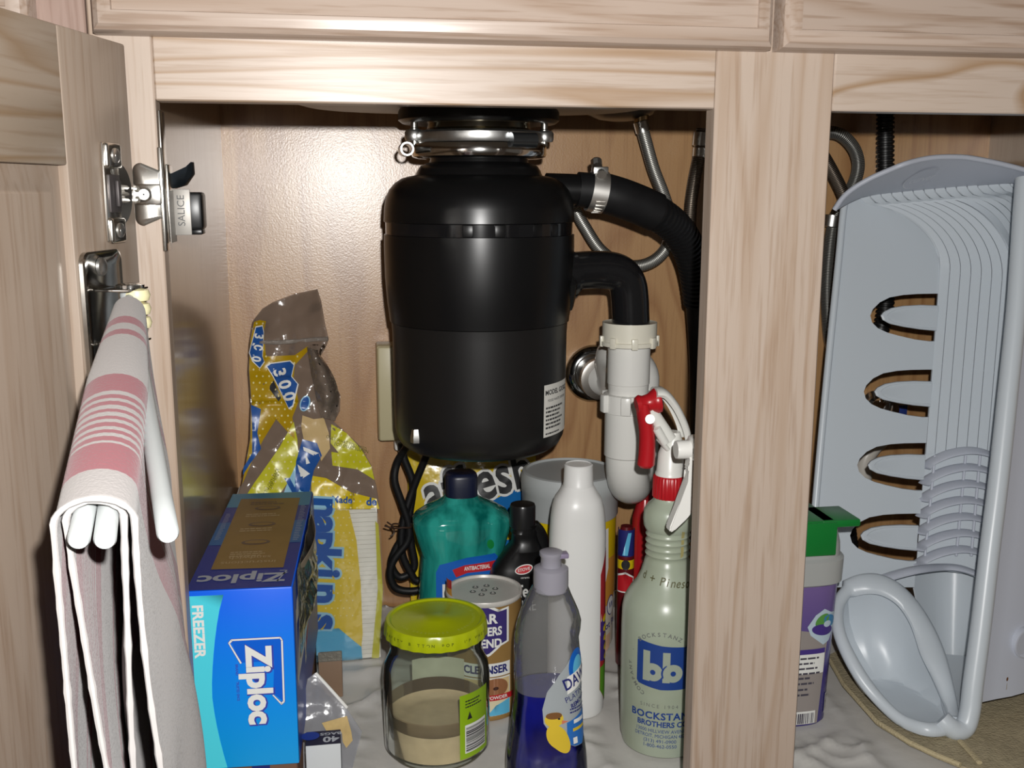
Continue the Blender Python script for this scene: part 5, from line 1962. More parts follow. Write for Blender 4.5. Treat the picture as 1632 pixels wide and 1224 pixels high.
its = [rct(0.0008, 0.0008, W_ - 0.0008, T - 0.0008, 0, 0), rct(0.0008, T * 0.82, W_ - 0.0008, T - 0.0008, 1, 1), rct(0.0008, T * 0.40, W_ - 0.0008, T * 0.64, 2, 1), pol([(0.013, 0.046), (W_ - 0.011, 0.044), (W_ - 0.012, T * 0.915), (0.012, T * 0.925)], 3, 2)]
its += [txt('Ziploc', 0.027, W_ / 2 - 0.001, 0.0235, 4, 2, rot=PI, bold=0.03, sx=1.05)]
its += stroke([(0.0715, 0.012), (0.0775, 0.037), (0.072, 0.037)], 0.0013, 4, 2)
for k, (y, s) in enumerate(((0.060, 'instructions'), (0.072, 'sandwich'),)):
    its += [txt(s, 0.010, W_ / 2, y, 6, 3, rot=PI, bold=0.0)]
its += lines(0.024, 0.062, 0.085, 3, 0.005, 0.0024, 6, 3) + lines(0.024, 0.062, 0.150, 2, 0.006, 0.0030, 6, 3) + lines(0.024, 0.062, 0.195, 2, 0.006, 0.0030, 6, 3) + lines(0.024, 0.062, 0.235, 2, 0.006, 0.0030, 5, 3)
for k in range(3):
    its += [ell(0.043, 0.112 + 0.052 * k, 0.013, 0.007, 5, 3), ell(0.043, 0.112 + 0.052 * k, 0.010, 0.0045, 3, 4)]
its += lines(0.004, 0.009, 0.20, 20, 0.004, 0.0015, 4, 2) + lines(W_ - 0.009, W_ - 0.003, 0.22, 22, 0.005, 0.0018, 4, 2)
decal('top_print', its, on_plane(ZX(0, H_ + 0.0001, 0), zex, zey), [ROYD, TOPC, M('top_mid_blue', S(40, 96, 150), 0.42), KR, M('top_silver_ink', S(160, 164, 172), 0.45), KRD, KRL], zbx, du=0.05)
fr = on_plane(ZX(W_ + 0.0001, 0, 0), zey, (0, 0, 1))
its = [rct(0.001, 0.001, T - 0.001, H_ - 0.001, 0, 0)]
its += stroke([(0.012, H_ * 0.42), (0.020, H_ * 0.80), (0.028, H_ * 0.84), (0.20, H_ * 0.84)], 0.004, 1, 1) + stroke([(0.012, H_ * 0.42), (0.040, H_ * 0.52), (0.060, H_ * 0.60)], 0.004, 1, 1)
its += [txt('Ziploc', 0.085, 0.125, H_ * 0.60, 1, 1, bold=0.04), pol([(0.09, H_ * 0.35), (0.15, H_ * 0.47), (0.155, H_ * 0.44), (0.10, H_ * 0.33)], 2, 1)]
decal('side_print', its, fr, [M('side_blue_ink', S(20, 70, 176), 0.38), WHTP, REDP], zbx, du=0.3)
# torn side opening with film bags poking out
film = CLEAR('bag_film', (0.92, 0.93, 0.95), 0.9, 0.12, haze=0.25, hazecol=S(176, 172, 166), bump=0.6, bscale=70, edge=1.6)
g = []
for i in range(25):
    row = []
    for k in range(15):
        t, s = i / 24, k / 14
        w = 0.035 + 0.19 * t
        v = H_ * (0.50 + 0.50 * s)
        bl = math.sin(PI * t) * math.sin(PI * min(1, s * 0.9 + 0.05))
        o_ = 0.0012 + 0.013 * bl * (0.6 + 0.6 * mnoise.noise(Vector((t * 5, s * 5, 1)))) + 0.003 * abs(mnoise.noise(Vector((t * 16, s * 14, 6)))) * bl
        row.append(ZX(W_ + o_, v, w))
    g.append(row)
b = NB()
sheet(b, g)
thicken(b, 0.0005)
obj('bag_film', b, film, zbx, sharp=60)
b = NB()
g = [[ZX(W_ + 0.0006 + 0.010 * math.sin(PI * i / 10) * (k / 5), H_ * (0.62 + 0.36 * k / 5), 0.05 + 0.165 * i / 10) for k in range(6)] for i in range(11)]
sheet(b, g)
thicken(b, 0.0006)
obj('torn_flap', b, M('grey_board', S(150, 136, 118), 0.7), zbx)

# the box it stands on
b = NB()
obox(b, Z4 @ Matrix.Translation((ZWd / 2 - 0.001, ZDp / 2 + 0.002, (0.0700 - ZB - ZO.z * 0) / 2 + ZB - ZO.z)), ZWd - 0.003, ZDp - 0.006, 0.0700 - ZB, 0.0012, 2)
lowb = thing('bag_box', 'dark brown carton lying under the bright blue freezer bag box', 'box', tuple(ZX(ZWd / 2, ZB - ZO.z, ZDp / 2)))
obj('carton', b, M('dark_brown_carton', S(112, 78, 58), 0.5, vary=0.2, vscale=18), lowb)
its = [rct(0.003, 0.030, 0.025, 0.066, 0, 0), rct(0.045, 0.030, 0.06, 0.066, 0, 0)]
decal('carton_print', its, on_plane(ZX(0.0, ZB - ZO.z, 0.0048), zex, (0, 0, 1)), [NAVY], lowb, du=0.05)

# ------------------------------------------------------------------ small box of forty bags
f0, f1 = PY(474, 1188, 0.085), PY(543, 1188, 0.085)
fz = (f0.z + f1.z) / 2
fx0, fx1 = max(f0.x, -0.0415), f1.x
forty = thing('small_bag_box', 'small white box with a dark blue top reading forty bags upside down', 'box', ((fx0 + fx1) / 2, 0.097, ZB))
b = NB()
box(b, fx0, fx1, 0.085, 0.1085, ZB, fz, 0.0006)
obj('carton', b, M('white_carton', S(200, 204, 206), 0.45), forty)
fw_ = fx1 - fx0
its = [rct(0, 0, fw_, 0.0235, 0, 0), txt('40', 0.0125, fw_ * 0.72, 0.0085, 1, 1, rot=PI, bold=0.03, sx=1.1), txt('BAGS', 0.0060, fw_ * 0.72, 0.0175, 1, 1, rot=PI, bold=0.02, sx=1.3), ell(fw_ * 0.12, 0.016, 0.008, 0.007, 2, 1)]
decal('top_print', its, on_plane((fx0, 0.085, fz + 0.0001), (1, 0, 0), (0, 1, 0)), [M('midnight_ink', S(24, 26, 56), 0.4), M('pale_ink', S(190, 194, 200), 0.5), ROY], forty, du=0.05)
decal('side_print', [rct(0.0004, 0.0, 0.0232, fz - ZB - 0.001, 0, 0), rct(0.0004, 0.0, 0.0232, 0.03, 1, 1)], on_plane((fx1 + 0.0001, 0.085, ZB), (0, 1, 0), (0, 0, 1)), [M('side_navy', S(40, 52, 84), 0.4), LBLP], forty, du=0.05)

# ------------------------------------------------------------------ clear pouch with a tan pad
yp = 0.125
ppx = [(474, 1224), (478, 1150), (490, 1082), (503, 1072), (552, 1128), (577, 1166), (562, 1224), (556, 1262), (480, 1262)]
ctr = PY(520, 1170, yp)
cpo = thing('plastic_pouch', 'crumpled clear plastic pouch holding a tan pad behind the small white box', 'pouch', (ctr.x, 0.15, ZB))


def cpm(x, y, d=0.0):
    p = PY(x, y, yp)
    lean = max(0.0, p.z - ZB)
    return Vector((p.x, p.y, max(p.z, ZB + 0.0008))) + (p - CAM).normalized() * (0.35 * lean - d + 0.003 * mnoise.noise(Vector((x * 0.03, y * 0.03, 5))))


def px_fill(name, pts, mats, parent, fn, step=7.0, thick=0.0006, depth=0.0):
    """a sheet with the given outline, cut on a grid and bent by fn"""
    tb = NB()
    f = tb.faces.new([tb.verts.new((x, y, 0)) for x, y in pts])
    bmesh.ops.triangulate(tb, faces=[f])
    for ax in (0, 1):
        lo, hi = min(p[ax] for p in pts), max(p[ax] for p in pts)
        k = math.floor(lo / step) + 1
        while k * step < hi - 1e-6:
            no = Vector((1, 0, 0)) if ax == 0 else Vector((0, 1, 0))
            bmesh.ops.bisect_plane(tb, geom=tb.verts[:] + tb.edges[:] + tb.faces[:], plane_co=no * (k * step), plane_no=no)
            k += 1
    for w in tb.verts:
        w.co = fn(w.co.x, w.co.y, depth)
    bmesh.ops.remove_doubles(tb, verts=tb.verts[:], dist=1e-6)
    if thick:
        thicken(tb, thick)
    return obj(name, tb, mats, parent, sharp=50)


clearf = CLEAR('clear_pouch_film', (0.90, 0.91, 0.93), 0.9, 0.15, haze=0.42, hazecol=S(190, 190, 194), bump=0.4, bscale=50, edge=1.5)
px_fill('film', ppx, clearf, cpo, cpm)
px_fill('tan_pad', [(513, 1152), (553, 1141), (560, 1166), (562, 1180), (552, 1192), (546, 1182), (545, 1168), (520, 1164)], M('tan_pad', S(196, 168, 110), 0.7, vary=0.2, vscale=80), cpo, cpm, depth=0.0012)
b = NB()
tube(b, [cpm(x, y, 0.0008) for x, y in ((503, 1073), (528, 1100), (553, 1128))], 0.0016, 8)
obj('sealed_edge', b, white_pl, cpo)

# ------------------------------------------------------------------ little cardboard box with silver edge
cyb = 0.315
ca, cb_ = PY(504, 1056, cyb), PY(545, 1056, cyb)
czt = ca.z
crd = thing('cardboard_box', 'small brown cardboard box with a silver strip along its top', 'box', ((ca.x + cb_.x) / 2, cyb + 0.012, ZB))
ca.x = max(ca.x - 0.004, -0.036)
b = NB()
box(b, ca.x, cb_.x, cyb, cyb + 0.026, ZB, czt, 0.0008)
obj('carton', b, M('brown_card', S(140, 114, 92), 0.7, vary=0.1), crd)
b = NB()
box(b, ca.x, cb_.x, cyb + 0.0005, cyb + 0.0015, czt + 0.0002, czt + 0.0105, 0.0)
for k in range(16):
    xx = ca.x + (cb_.x - ca.x) * (k + 0.5) / 16
    box(b, xx - 0.0006, xx + 0.0006, cyb - 0.0002, cyb + 0.0006, czt + 0.0001, czt + 0.0018)
obj('cutter_strip', b, M('dull_silver_strip', S(150, 146, 136), 0.35, 0.5, bump=0.4, bscale=300), crd)

# ------------------------------------------------------------------ paper napkins in a yellow printed bag
NY0 = 0.405
nq = lambda x, y, dy=0.0: PY(x, y, NY0 + dy)
nx0, nx1 = -0.1335, nq(606, 950).x
nz1 = nq(560, 812).z
nap = thing('napkin_pack', 'big pack of white paper napkins in a loose yellow polka dot plastic bag', 'napkins', ((nx0 + nx1) / 2, 0.45, ZB))
b = NB()
NS = 34
for k in range(NS):
    x1 = nx1 - 0.0008 - 0.0006 * random.random()
    z0 = ZB + (nz1 - ZB) * k / NS
    z1 = ZB + (nz1 - ZB) * (k + 0.93) / NS
    box(b, nx0 + 0.002, x1, NY0 + 0.002 + 0.0008 * random.random(), NY0 + 0.118, z0, z1)
o_ = obj('napkin_stack', b, M('white_tissue', S(236, 234, 228), 0.85), nap, kind='stuff')
wrapm = CLEAR('wrap_film', (0.97, 0.97, 0.96), 0.95, 0.10, haze=0.05, hazecol=S(220, 216, 206), bump=0.7, bscale=26, edge=1.45)


def nmap(x, y, d=0.0):
    p = nq(x, y)
    return Vector((p.x, NY0 - 0.0012 - d + 0.0012 * mnoise.noise(Vector((x * 0.025, y * 0.02, 2))), max(ZB + 0.0006, p.z)))


px_fill('front_film', [(400, 1066), (606, 1062), (612, 940), (606, 830), (598, 810), (400, 806)], wrapm, nap, nmap, 9, 0.0004, 0.0016)
YB = M('yellow_bag_print', S(216, 190, 30), 0.30, spec=0.5)
YBL = M('lime_yellow_print', S(196, 192, 40), 0.30, spec=0.5)
YBD = M('ochre_bag_print', S(176, 142, 12), 0.32, spec=0.5)
NBL = M('napkin_blue', S(34, 84, 156), 0.3)
NLB = M('napkin_light_blue', S(150, 196, 220), 0.3)
NSK = M('napkin_sky', S(80, 172, 214), 0.3)
DOT = M('polka_white', S(224, 214, 150), 0.4)
nmd = lambda u, v, d: nmap(u, -v, d)
its = [pol([(400, -1050), (574, -1050), (578, -1010), (575, -930), (568, -860), (556, -812), (400, -808)], 0, 0)]
its += [pol([(400, -1060), (400, -1012), (540, -1000), (576, -1030), (578, -1056), (566, -1060)], 1, 1)]
its += [pol([(592, -1052), (604, -1050), (610, -940), (603, -835), (598, -830), (602, -940)], 5, 0)]
rnd = random.Random(3)
for i in range(24):
    for k in range(20):
        x, y = 505 + 9.5 * i + (4.7 if k % 2 else 0), 812 + 12 * k
        if y < 985 and 515 < x < 566 - max(0, 850 - y) * 0.2:
            its.append(ell(x, -y, 1.3, 1.3, 4, 1, 8))
letters = [('n', 818), ('a', 846), ('p', 872), ('k', 897), ('i', 922), ('n', 955), ('s', 1000)]
for ch, y in letters:
    sz_ = 62
    its.append(txt(ch, sz_, 518, -y + 10, 3, 2, rot=R(-92), bold=0.10))
    its.append(txt(ch, sz_, 518, -y + 10, 2, 3, rot=R(-92), bold=0.045))
decal('front_print', its, nmd, [YB, NSK, NBL, NLB, DOT, YBL], nap, du=12, dv=12, eps=0.00045)


# the loose upper bag: a crumpled sheet rising from the stack and flopping to the left
def bmap(x, y, d=0.0):
    t = max(0.0, min(1.0, (812 - y) / 340.0))
    yy = NY0 + 0.002 + 0.075 * t + 0.010 * math.sin(x * 0.045 + y * 0.012) * t
    yy += 0.007 * mnoise.noise(Vector((x * 0.022, y * 0.018, 7))) + 0.004 * mnoise.noise(Vector((x * 0.06, y * 0.045, 3)))
    p = PY(x, y, yy)
    return p + (CAM - p).normalized() * d


TAU = CLEAR('taupe_film', (0.80, 0.76, 0.72), 0.8, 0.14, haze=0.62, hazecol=S(172, 152, 136), bump=0.35, bscale=45, edge=1.5)
bag = [(372, 812), (386, 770), (392, 735), (398, 700), (400, 640), (396, 590), (398, 545), (404, 510), (418, 492), (434, 482), (470, 468), (506, 461), (512, 480), (518, 515), (524, 540), (521, 549), (494, 552), (504, 580), (520, 606), (534, 612), (542, 630), (542, 655), (532, 672), (552, 690), (575, 712), (592, 742), (600, 775), (606, 812)]
px_fill('bag_film', bag, TAU, nap, bmap, 6, 0.0004)


def zone(name, pts, mat, layer, label=None):
    px_fill(name, pts, mat, nap, bmap, 6, 0, 0.0009 + 0.0006 * layer)


bmd = lambda u, v, d: bmap(u, -v, 0.0006 + d)
ochre = [(386, 772), (393, 735), (399, 700), (401, 640), (397, 590), (399, 545), (405, 513), (414, 510), (424, 512), (420, 530), (424, 568), (470, 566), (490, 552), (494, 556), (470, 582), (468, 600), (476, 640), (466, 665), (470, 700), (460, 690), (440, 668), (420, 700), (402, 735)]
lime = [(386, 800), (405, 770), (430, 735), (446, 712), (468, 672), (474, 700), (476, 735), (458, 770), (444, 790), (440, 808), (420, 808)]
limr = [(528, 676), (552, 690), (576, 716), (592, 744), (597, 765), (570, 748), (530, 742), (528, 720), (540, 722), (527, 706)]
front = [(496, 758), (520, 762), (560, 785), (600, 795), (605, 811), (560, 812), (497, 812)]
tanp = [(482, 662), (500, 668), (516, 666), (524, 690), (526, 715), (512, 735), (505, 712), (484, 700), (480, 680)]
darkv = [(482, 700), (505, 706), (513, 726), (500, 750), (493, 785), (480, 783), (470, 770), (472, 735)]
lightv = [(444, 808), (458, 770), (474, 736), (494, 780), (493, 811)]
def neg(l): return [(x, -y) for x, y in l]
its = [pol(neg(ochre), 0, 0), pol(neg(lime), 1, 0), pol(neg(limr), 1, 0), pol(neg(front), 6, 0), pol(neg(tanp), 5, 1), pol(neg(lightv), 3, 1), pol(neg(darkv), 2, 2)]
# the two 300 badges
b1 = [(426, 584), (432, 580), (462, 576), (468, 582), (464, 600), (474, 612), (466, 646), (460, 650), (446, 620), (436, 600)]
b0 = [(408, 522), (418, 520), (420, 530), (418, 568), (421, 576), (414, 586), (403, 575), (398, 562)]
cen = lambda l: (sum(p[0] for p in l) / len(l), sum(p[1] for p in l) / len(l))
for bb, st in ((b1, 2), (b0, 2)):
    c0 = cen(bb)
    its.append(pol(neg([(c0[0] + (x - c0[0]) * 1.10, c0[1] + (y - c0[1]) * 1.06) for x, y in bb]), 4, st))
    its.append(pol(neg(bb), 2, st + 1))
for ch, x, y, r_ in (('3', 445, 594, -75), ('0', 453, 613, -75), ('0', 460, 632, -75)):
    its.append(txt(ch, 27, x, -y, 4, 4, rot=R(r_), bold=0.03))
for ch, x, y in (('3', 412, 536), ('0', 411, 554), ('0', 408, 572)):
    its.append(txt(ch, 20, x, -y, 4, 4, rot=R(-100), bold=0.03, sx=0.9))
its += [pol(neg([(428, 618), (436, 606), (448, 634), (444, 640)]), 7, 1), pol(neg([(400, 645), (416, 652), (410, 690), (416, 715), (398, 740), (387, 757), (388, 745), (402, 722), (402, 680)]), 2, 2)]
its += [ell(486, -643, 8, 13, 3, 2, rot=-0.3), ell(486, -643, 6, 11, 2, 3, rot=-0.3)]
its += [pol(neg([(474, 740), (494, 755), (480, 764)]), 4, 3), pol(neg([(483, 712), (508, 722), (500, 726), (484, 718)]), 4, 3), pol(neg([(486, 722), (494, 738), (488, 740)]), 4, 3)]
its += [txt('V', 40, 470, -778, 2, 3, rot=0.1, bold=0.05), txt('Made', 15, 545, -797, 2, 3, rot=-0.05, bold=0.03), txt('de', 17, 592, -800, 2, 3, bold=0.04)]
for (x, y, s, r_) in ((552, 706, 'ONLY WHAT YOU NEED', -18), (560, 714, 'ECO SMART NAPKIN', -14), (430, 772, 'EASY TO OPEN PACK', 62), (436, 768, 'TEAR HERE', 62)):
    its.append(txt(s, 7.5, x, -y, 8, 3, rot=R(r_), bold=0.0, sx=0.8))


def inside(p, poly):
    x, y = p
    c = False
    n = len(poly)
    for i in range(n):
        x0, y0 = poly[i]
        x1, y1 = poly[(i + 1) % n]
        if (y0 > y) != (y1 > y) and x < (x1 - x0) * (y - y0) / (y1 - y0) + x0:
            c = not c
    return c


for i in range(30):
    for k in range(34):
        x, y = 384 + 10 * i + (5 if k % 2 else 0), 505 + 10.5 * k
        for z_, lay in ((ochre, 1), (lime, 1), (limr, 1), (front, 1)):
            if inside((x, y), z_) and inside((x + 2, y + 2), z_) and inside((x - 2, y - 2), z_):
                if z_ is ochre and (inside((x, y), b1) or inside((x, y), b0)):
                    continue
                its.append(ell(x, -y, 1.5, 1.7, 9, lay, 8))
decal('bag_print', its, bmd, [YBD, YBL, NBL, NLB, WHTP, M('tan_bag_print', S(206, 178, 128), 0.25), YB, BLKP, M('olive_print', S(90, 90, 20), 0.5), DOT], nap, du=8, dv=8, eps=0.0004)
b = NB()
tube(b, [bmap(x, y, 0.001) for x, y in ((413, 545), (440, 546), (470, 544), (500, 541), (523, 540))], 0.0016, 8, flat=1.6)
obj('bag_seam', b, CLEAR('seam_film', (0.9, 0.88, 0.85), 0.95, 0.08, haze=0.5, hazecol=S(200, 190, 180), bump=0.9, bscale=220, edge=2.0), nap)
# twisted tail of film
b = NB()
g = []
for i in range(22):
    t = i / 21
    x, y = 497 + 26 * t + 8 * math.sin(t * PI), 556 + 112 * t
    wd = 9 + 12 * math.sin(PI * t) + 5 * t
    row = []
    for k in range(9):
        s = k / 8 - 0.5
        row.append(bmap(x + wd * s * 1.6, y + 6 * s, 0.006 + 0.012 * math.cos(s * PI) * math.sin(PI * (0.2 + 0.7 * t)) + 0.003 * mnoise.noise(Vector((t * 9, s * 6, 4)))))
    g.append(row)
sheet(b, g)
thicken(b, 0.0005)
obj('twisted_film', b, CLEAR('twist_film', (0.82, 0.78, 0.74), 0.95, 0.08, haze=0.55, hazecol=S(164, 148, 134), bump=0.8, bscale=70, edge=1.7), nap, sharp=60)

# ------------------------------------------------------------------ purple detergent tub in the right opening
uy = 0.235
qx = lambda x, y, dy=0.0: PY(x, y, uy - 0.06 + dy)
xr_t, xr_b = qx(1352, 880).x, qx(1338, 1165).x
ztR, zbR = qx(1350, 918).z, ZB
hw = 0.062
cxp = xr_t - hw
det = thing('detergent_tub', 'purple detergent tub with a green latch beside the dish rack', 'tub', (cxp, uy, ZB))
RX, RYy = hw, 0.070
b = NB()
loft(b, [sect(cxp, uy, z, RX * k, RYy * k, 5.0, 56) for z, k in ((ZB, 0.86), (ZB + 0.004, 0.90), (ztR - 0.004, 0.97), (ztR, 0.97))])
m, nt, N, L, bs_ = _nt('purple_tub_plastic')
tc = N.new('ShaderNodeTexCoord')
sp_ = N.new('ShaderNodeSeparateXYZ')
L.new(tc.outputs['Object'], sp_.inputs[0])
mr = N.new('ShaderNodeMapRange')
mr.inputs[1].default_value = 0.05
mr.inputs[2].default_value = 0.15
L.new(sp_.outputs[2], mr.inputs[0])
mc = N.new('ShaderNodeMix')
mc.data_type = 'RGBA'
mc.inputs['A'].default_value = (*S(52, 40, 130), 1)
mc.inputs['B'].default_value = (*S(116, 96, 150), 1)
L.new(mr.outputs[0], mc.inputs['Factor'])
L.new(mc.outputs['Result'], bs_.inputs['Base Color'])
bs_.inputs['Roughness'].default_value = 0.25
obj('tub_body', b, m, det)
b = NB()
loft(b, [sect(cxp, uy, z, RX * k, RYy * k, 5.0, 56) for z, k in ((ztR - 0.006, 0.985), (ztR - 0.004, 1.02), (qx(1350, 888).z, 1.03), (qx(1350, 884).z, 0.98), (qx(1340, 866).z, 0.97), (qx(1330, 850).z, 0.93), (qx(1330, 846).z, 0.88))])
obj('lid', b, M('cloudy_lid', S(170, 172, 170), 0.4), det)
zt_ = qx(1330, 846).z
gl, gr_ = qx(1290, 826), qx(1362, 820)
b = NB()
box(b, cxp - 0.03, qx(1322, 840).x, uy - RYy * 1.055, uy - RYy * 0.2, zt_ - 0.0005, qx(1330, 822).z, 0.002)
box(b, cxp - 0.03, qx(1322, 860).x, uy - RYy * 1.085, uy - RYy * 1.04, qx(1330, 876).z, qx(1330, 824).z, 0.0016)
box(b, qx(1300, 840).x, qx(1361, 830).x, uy - RYy * 1.06, uy - RYy * 0.4, qx(1330, 834).z, qx(1330, 822).z, 0.002)
obj('latch', b, M('green_latch', S(22, 120, 50), 0.35), det)


def dmap(u, v, d):
    """front face then round the right corner"""
    k = 0.90 + 0.07 * (v - ZB) / (ztR - ZB)
    x = min(max(u, -RX * k * 0.999), RX * k * 0.999)
    y = RYy * k * (1 - abs(x / (RX * k)) ** 5) ** 0.2
    return Vector((cxp + x, uy - y - d, v))


du_ = lambda x: PY(x, 1050, uy - RYy * 0.95).x - cxp
dz = lambda y: PY(1310, y, uy - RYy * 0.95).z
its = [pol([(du_(1200), max(0.006, dz(1160))), (du_(1312), max(0.006, dz(1166))), (du_(1318), dz(1040)), (du_(1322), dz(1000)), (du_(1300), dz(1008)), (du_(1200), dz(990))], 0, 0)]
its += [pol([(du_(1284), dz(998)), (du_(1296), dz(980)), (du_(1310), dz(971)), (du_(1322), dz(978)), (du_(1341), dz(983)), (du_(1322), dz(1024)), (du_(1312), dz(1029)), (du_(1290), dz(1012))], 1, 1)]
c0 = (du_(1312), dz(997))
its += [ell(c0[0] - 0.003, c0[1] + 0.005, 0.009, 0.006, 2, 2, rot=0.7), ell(c0[0] + 0.006, c0[1] + 0.004, 0.008, 0.006, 3, 2, rot=-0.6), ell(c0[0] - 0.002, c0[1] - 0.005, 0.0125, 0.006, 4, 3, rot=-0.15), ell(c0[0] + 0.003, c0[1] + 0.001, 0.0045, 0.0035, 1, 4)]
its += [rct(du_(1200), dz(1074), du_(1316), dz(1036), 5, 1), rct(du_(1200), dz(1042), du_(1316), dz(1034), 4, 2)] + lines(du_(1230), du_(1315), dz(1050), 4, 0.0056, 0.0020, 6, 2) + lines(du_(1230), du_(1312), dz(1082), 2, 0.006, 0.0022, 6, 1) + lines(du_(1230), du_(1312), dz(1100), 2, 0.006, 0.0022, 6, 1)
its += [rct(du_(1200), max(0.0065, dz(1164)), du_(1307), dz(1134), 5, 1)] + barcode(du_(1240), max(0.007, dz(1162)), du_(1305), dz(1137), 6, 2, 26)
its += [rct(du_(1325), dz(1144), du_(1333), dz(1112), 5, 1)] + barcode(du_(1326.5), dz(1140), du_(1331), dz(1115), 6, 2, 8, True)
decal('label', its, dmap, [M('label_grey', S(150, 142, 138), 0.45), M('pod_white', S(186, 204, 216), 0.35), M('pod_green', S(90, 150, 70), 0.35), M('pod_blue', S(60, 130, 180), 0.35), PURP, WHTP, M('dark_grey_print', S(70, 66, 78), 0.5)], det, dv=0.01)

# ------------------------------------------------------------------ beige mat under the dish rack
def matp(x, y, d=0.0):
    p = PZ(x, y, 0.004)
    w = 0.0022 + 0.0012 * mnoise.noise(Vector((p.x * 22, p.y * 22, 1))) + 0.0008 * mnoise.noise(Vector((p.x * 60, p.y * 50, 2)))
    return Vector((p.x, max(p.y, 0.022), ZB + 0.0036 + min(0.004, max(0.0, w)) + d))


matt = M('beige_terry_mat', S(176, 164, 136), 0.95, spec=0.1, vary=0.18, vscale=120, bump=0.8, bscale=420)
mo = thing('drying_mat', 'beige terry mat lying on the liner below the dish rack', 'mat', (0.66, 0.2, ZB))
px_fill('cloth', [(1318, 1050), (1345, 1098), (1398, 1158), (1450, 1192), (1530, 1226), (1600, 1250), (1700, 1258), (1800, 1230), (1790, 1100), (1600, 1010), (1420, 1000)], matt, mo, matp, 12, 0.0028)
b = NB()
tube(b, [matp(x, y, 0.002) for x, y in ((1529, 1190), (1545, 1208), (1560, 1226))], 0.003, 8, flat=0.6)
tube(b, [matp(x, y, 0.0015) for x, y in ((1318, 1052), (1345, 1099), (1398, 1159), (1450, 1193), (1490, 1210), (1530, 1227))], 0.0026, 8)
obj('hem', b, M('beige_hem', S(190, 176, 142), 0.95, spec=0.1, bump=0.6, bscale=400), mo)

# ------------------------------------------------------------------ pale grey dish rack standing on its end
TILT = 0.15 / 0.55
P_DIR = Vector((0, TILT, 1)).normalized()


def plane_hit(px, py, o, n, off=0.0):
    d = ray(px, py)
    return CAM + d * (((o + n * off - CAM).dot(n)) / d.dot(n))


PO = Vector((0.65, 0.415, 0.55))
PN = Vector((1, 0, 0)).cross(P_DIR).normalized()
if PN.y > 0:
    PN = -PN
FO = plane_hit(1497, 424, PO, PN)
fnor = Vector((1, -0.30, 0)).normalized().cross(P_DIR).normalized()
if fnor.y > 0:
    fnor = -fnor
RO = Vector((0.65, 0.268, 0.55))


def PF(px, py, off=0.0):
    return plane_hit(px, py, FO, fnor, off)


def RB(px, py, d=0.0):
    return plane_hit(px, py, PO, PN, d)


def RIM(px, py, d=0.0):
    return plane_hit(px, py, RO, PN, d)


rk = thing('dish_rack', 'big pale grey plastic dish rack standing on end in the right opening', 'dish rack', (0.70, 0.25, 0.008))
gp = M('pale_grey_plastic', S(202, 210, 217), 0.33, spec=0.45)
gps = M('pale_grey_satin', S(194, 199, 211), 0.4)
S1 = [(1488, 468), (1462, 468.5), (1440, 470), (1418, 474), (1402, 482), (1391, 493), (1387, 503), (1390, 514), (1399, 523), (1414, 530), (1432, 535), (1458, 541), (1481, 544)]
T1 = [(1496, 487), (1468, 486), (1440, 487.5), (1421, 491), (1409, 497), (1404, 503), (1407, 510), (1418, 516), (1440, 521), (1466, 525), (1493, 527.5)]
SH = [(0, 0), (-10.3, 121), (-20.8, 238), (-32.3, 350.5)]
xc = lambda y: 1496 - (y - 470) * 0.0835
pan = [(1292, 936), (1300, 800), (1318, 600), (1336, 420), (1344, 330), (1350, 312), (1367, 306), (1376, 312), (1396, 318), (1424, 325), (1454, 339), (1480, 360), (1496, 388), (1500, 408), (1501, 420), (1500, 440)]
for dx, dy in SH:
    pan += [(xc(S1[0][1] + dy), S1[0][1] + dy)] + [(x + dx, y + dy) for x, y in S1] + [(xc(S1[-1][1] + dy), S1[-1][1] + dy)]
pan += [(xc(936), 936)]


def fill_plain(name, pts, mat, fn, thick, depth=0.0, bev=0.0):
    tb = NB()
    f = tb.faces.new([tb.verts.new(fn(x, y, depth)) for x, y in pts])
    r = bmesh.ops.extrude_face_region(tb, geom=[f])
    vs = [v for v in r['geom'] if isinstance(v, bmesh.types.BMVert)]
    bmesh.ops.translate(tb, verts=vs, vec=Vector((0, thick, 0)))
    bmesh.ops.triangulate(tb, faces=[f for f in tb.faces if len(f.verts) > 4])
    return obj(name, tb, mat, rk, sharp=30)


fill_plain('slotted_wall', pan, gp, RB, 0.0032)
for dx, dy in SH:
    pts = [(x + dx, y + dy) for x, y in T1]
    tb = NB()
    n_ = len(pts)
    cxy = (sum(p[0] for p in pts) / n_ + 14, sum(p[1] for p in pts) / n_)
    ins = lambda k: [(cxy[0] + (x - cxy[0]) * k if x < cxy[0] + 30 else x, cxy[1] + (y - cxy[1]) * k) for x, y in pts]
    rings = [[RB(x, y, 0.0) + Vector((0, 0.002, 0)) for x, y in pts], [RB(x, y, 0.0035) for x, y in pts], [RB(x, y, 0.0048) for x, y in ins(0.93)], [RB(x, y, 0.0048) for x, y in ins(0.82)], [RB(x, y, 0.0042) for x, y in ins(0.79)]]
    loft(tb, rings)
    obj('tongue', tb, gp, rk, sharp=25)
b = NB()
lip = spline([RB(1290, 940, 0.002), RB(1300, 800, 0.002), RB(1318, 600, 0.002), RB(1336, 420, 0.002), RB(1345, 330, 0.002), RB(1353, 310, 0.006)], 6)
tube(b, lip, 0.0042, 14)
obj('edge_lip', b, gp, rk)

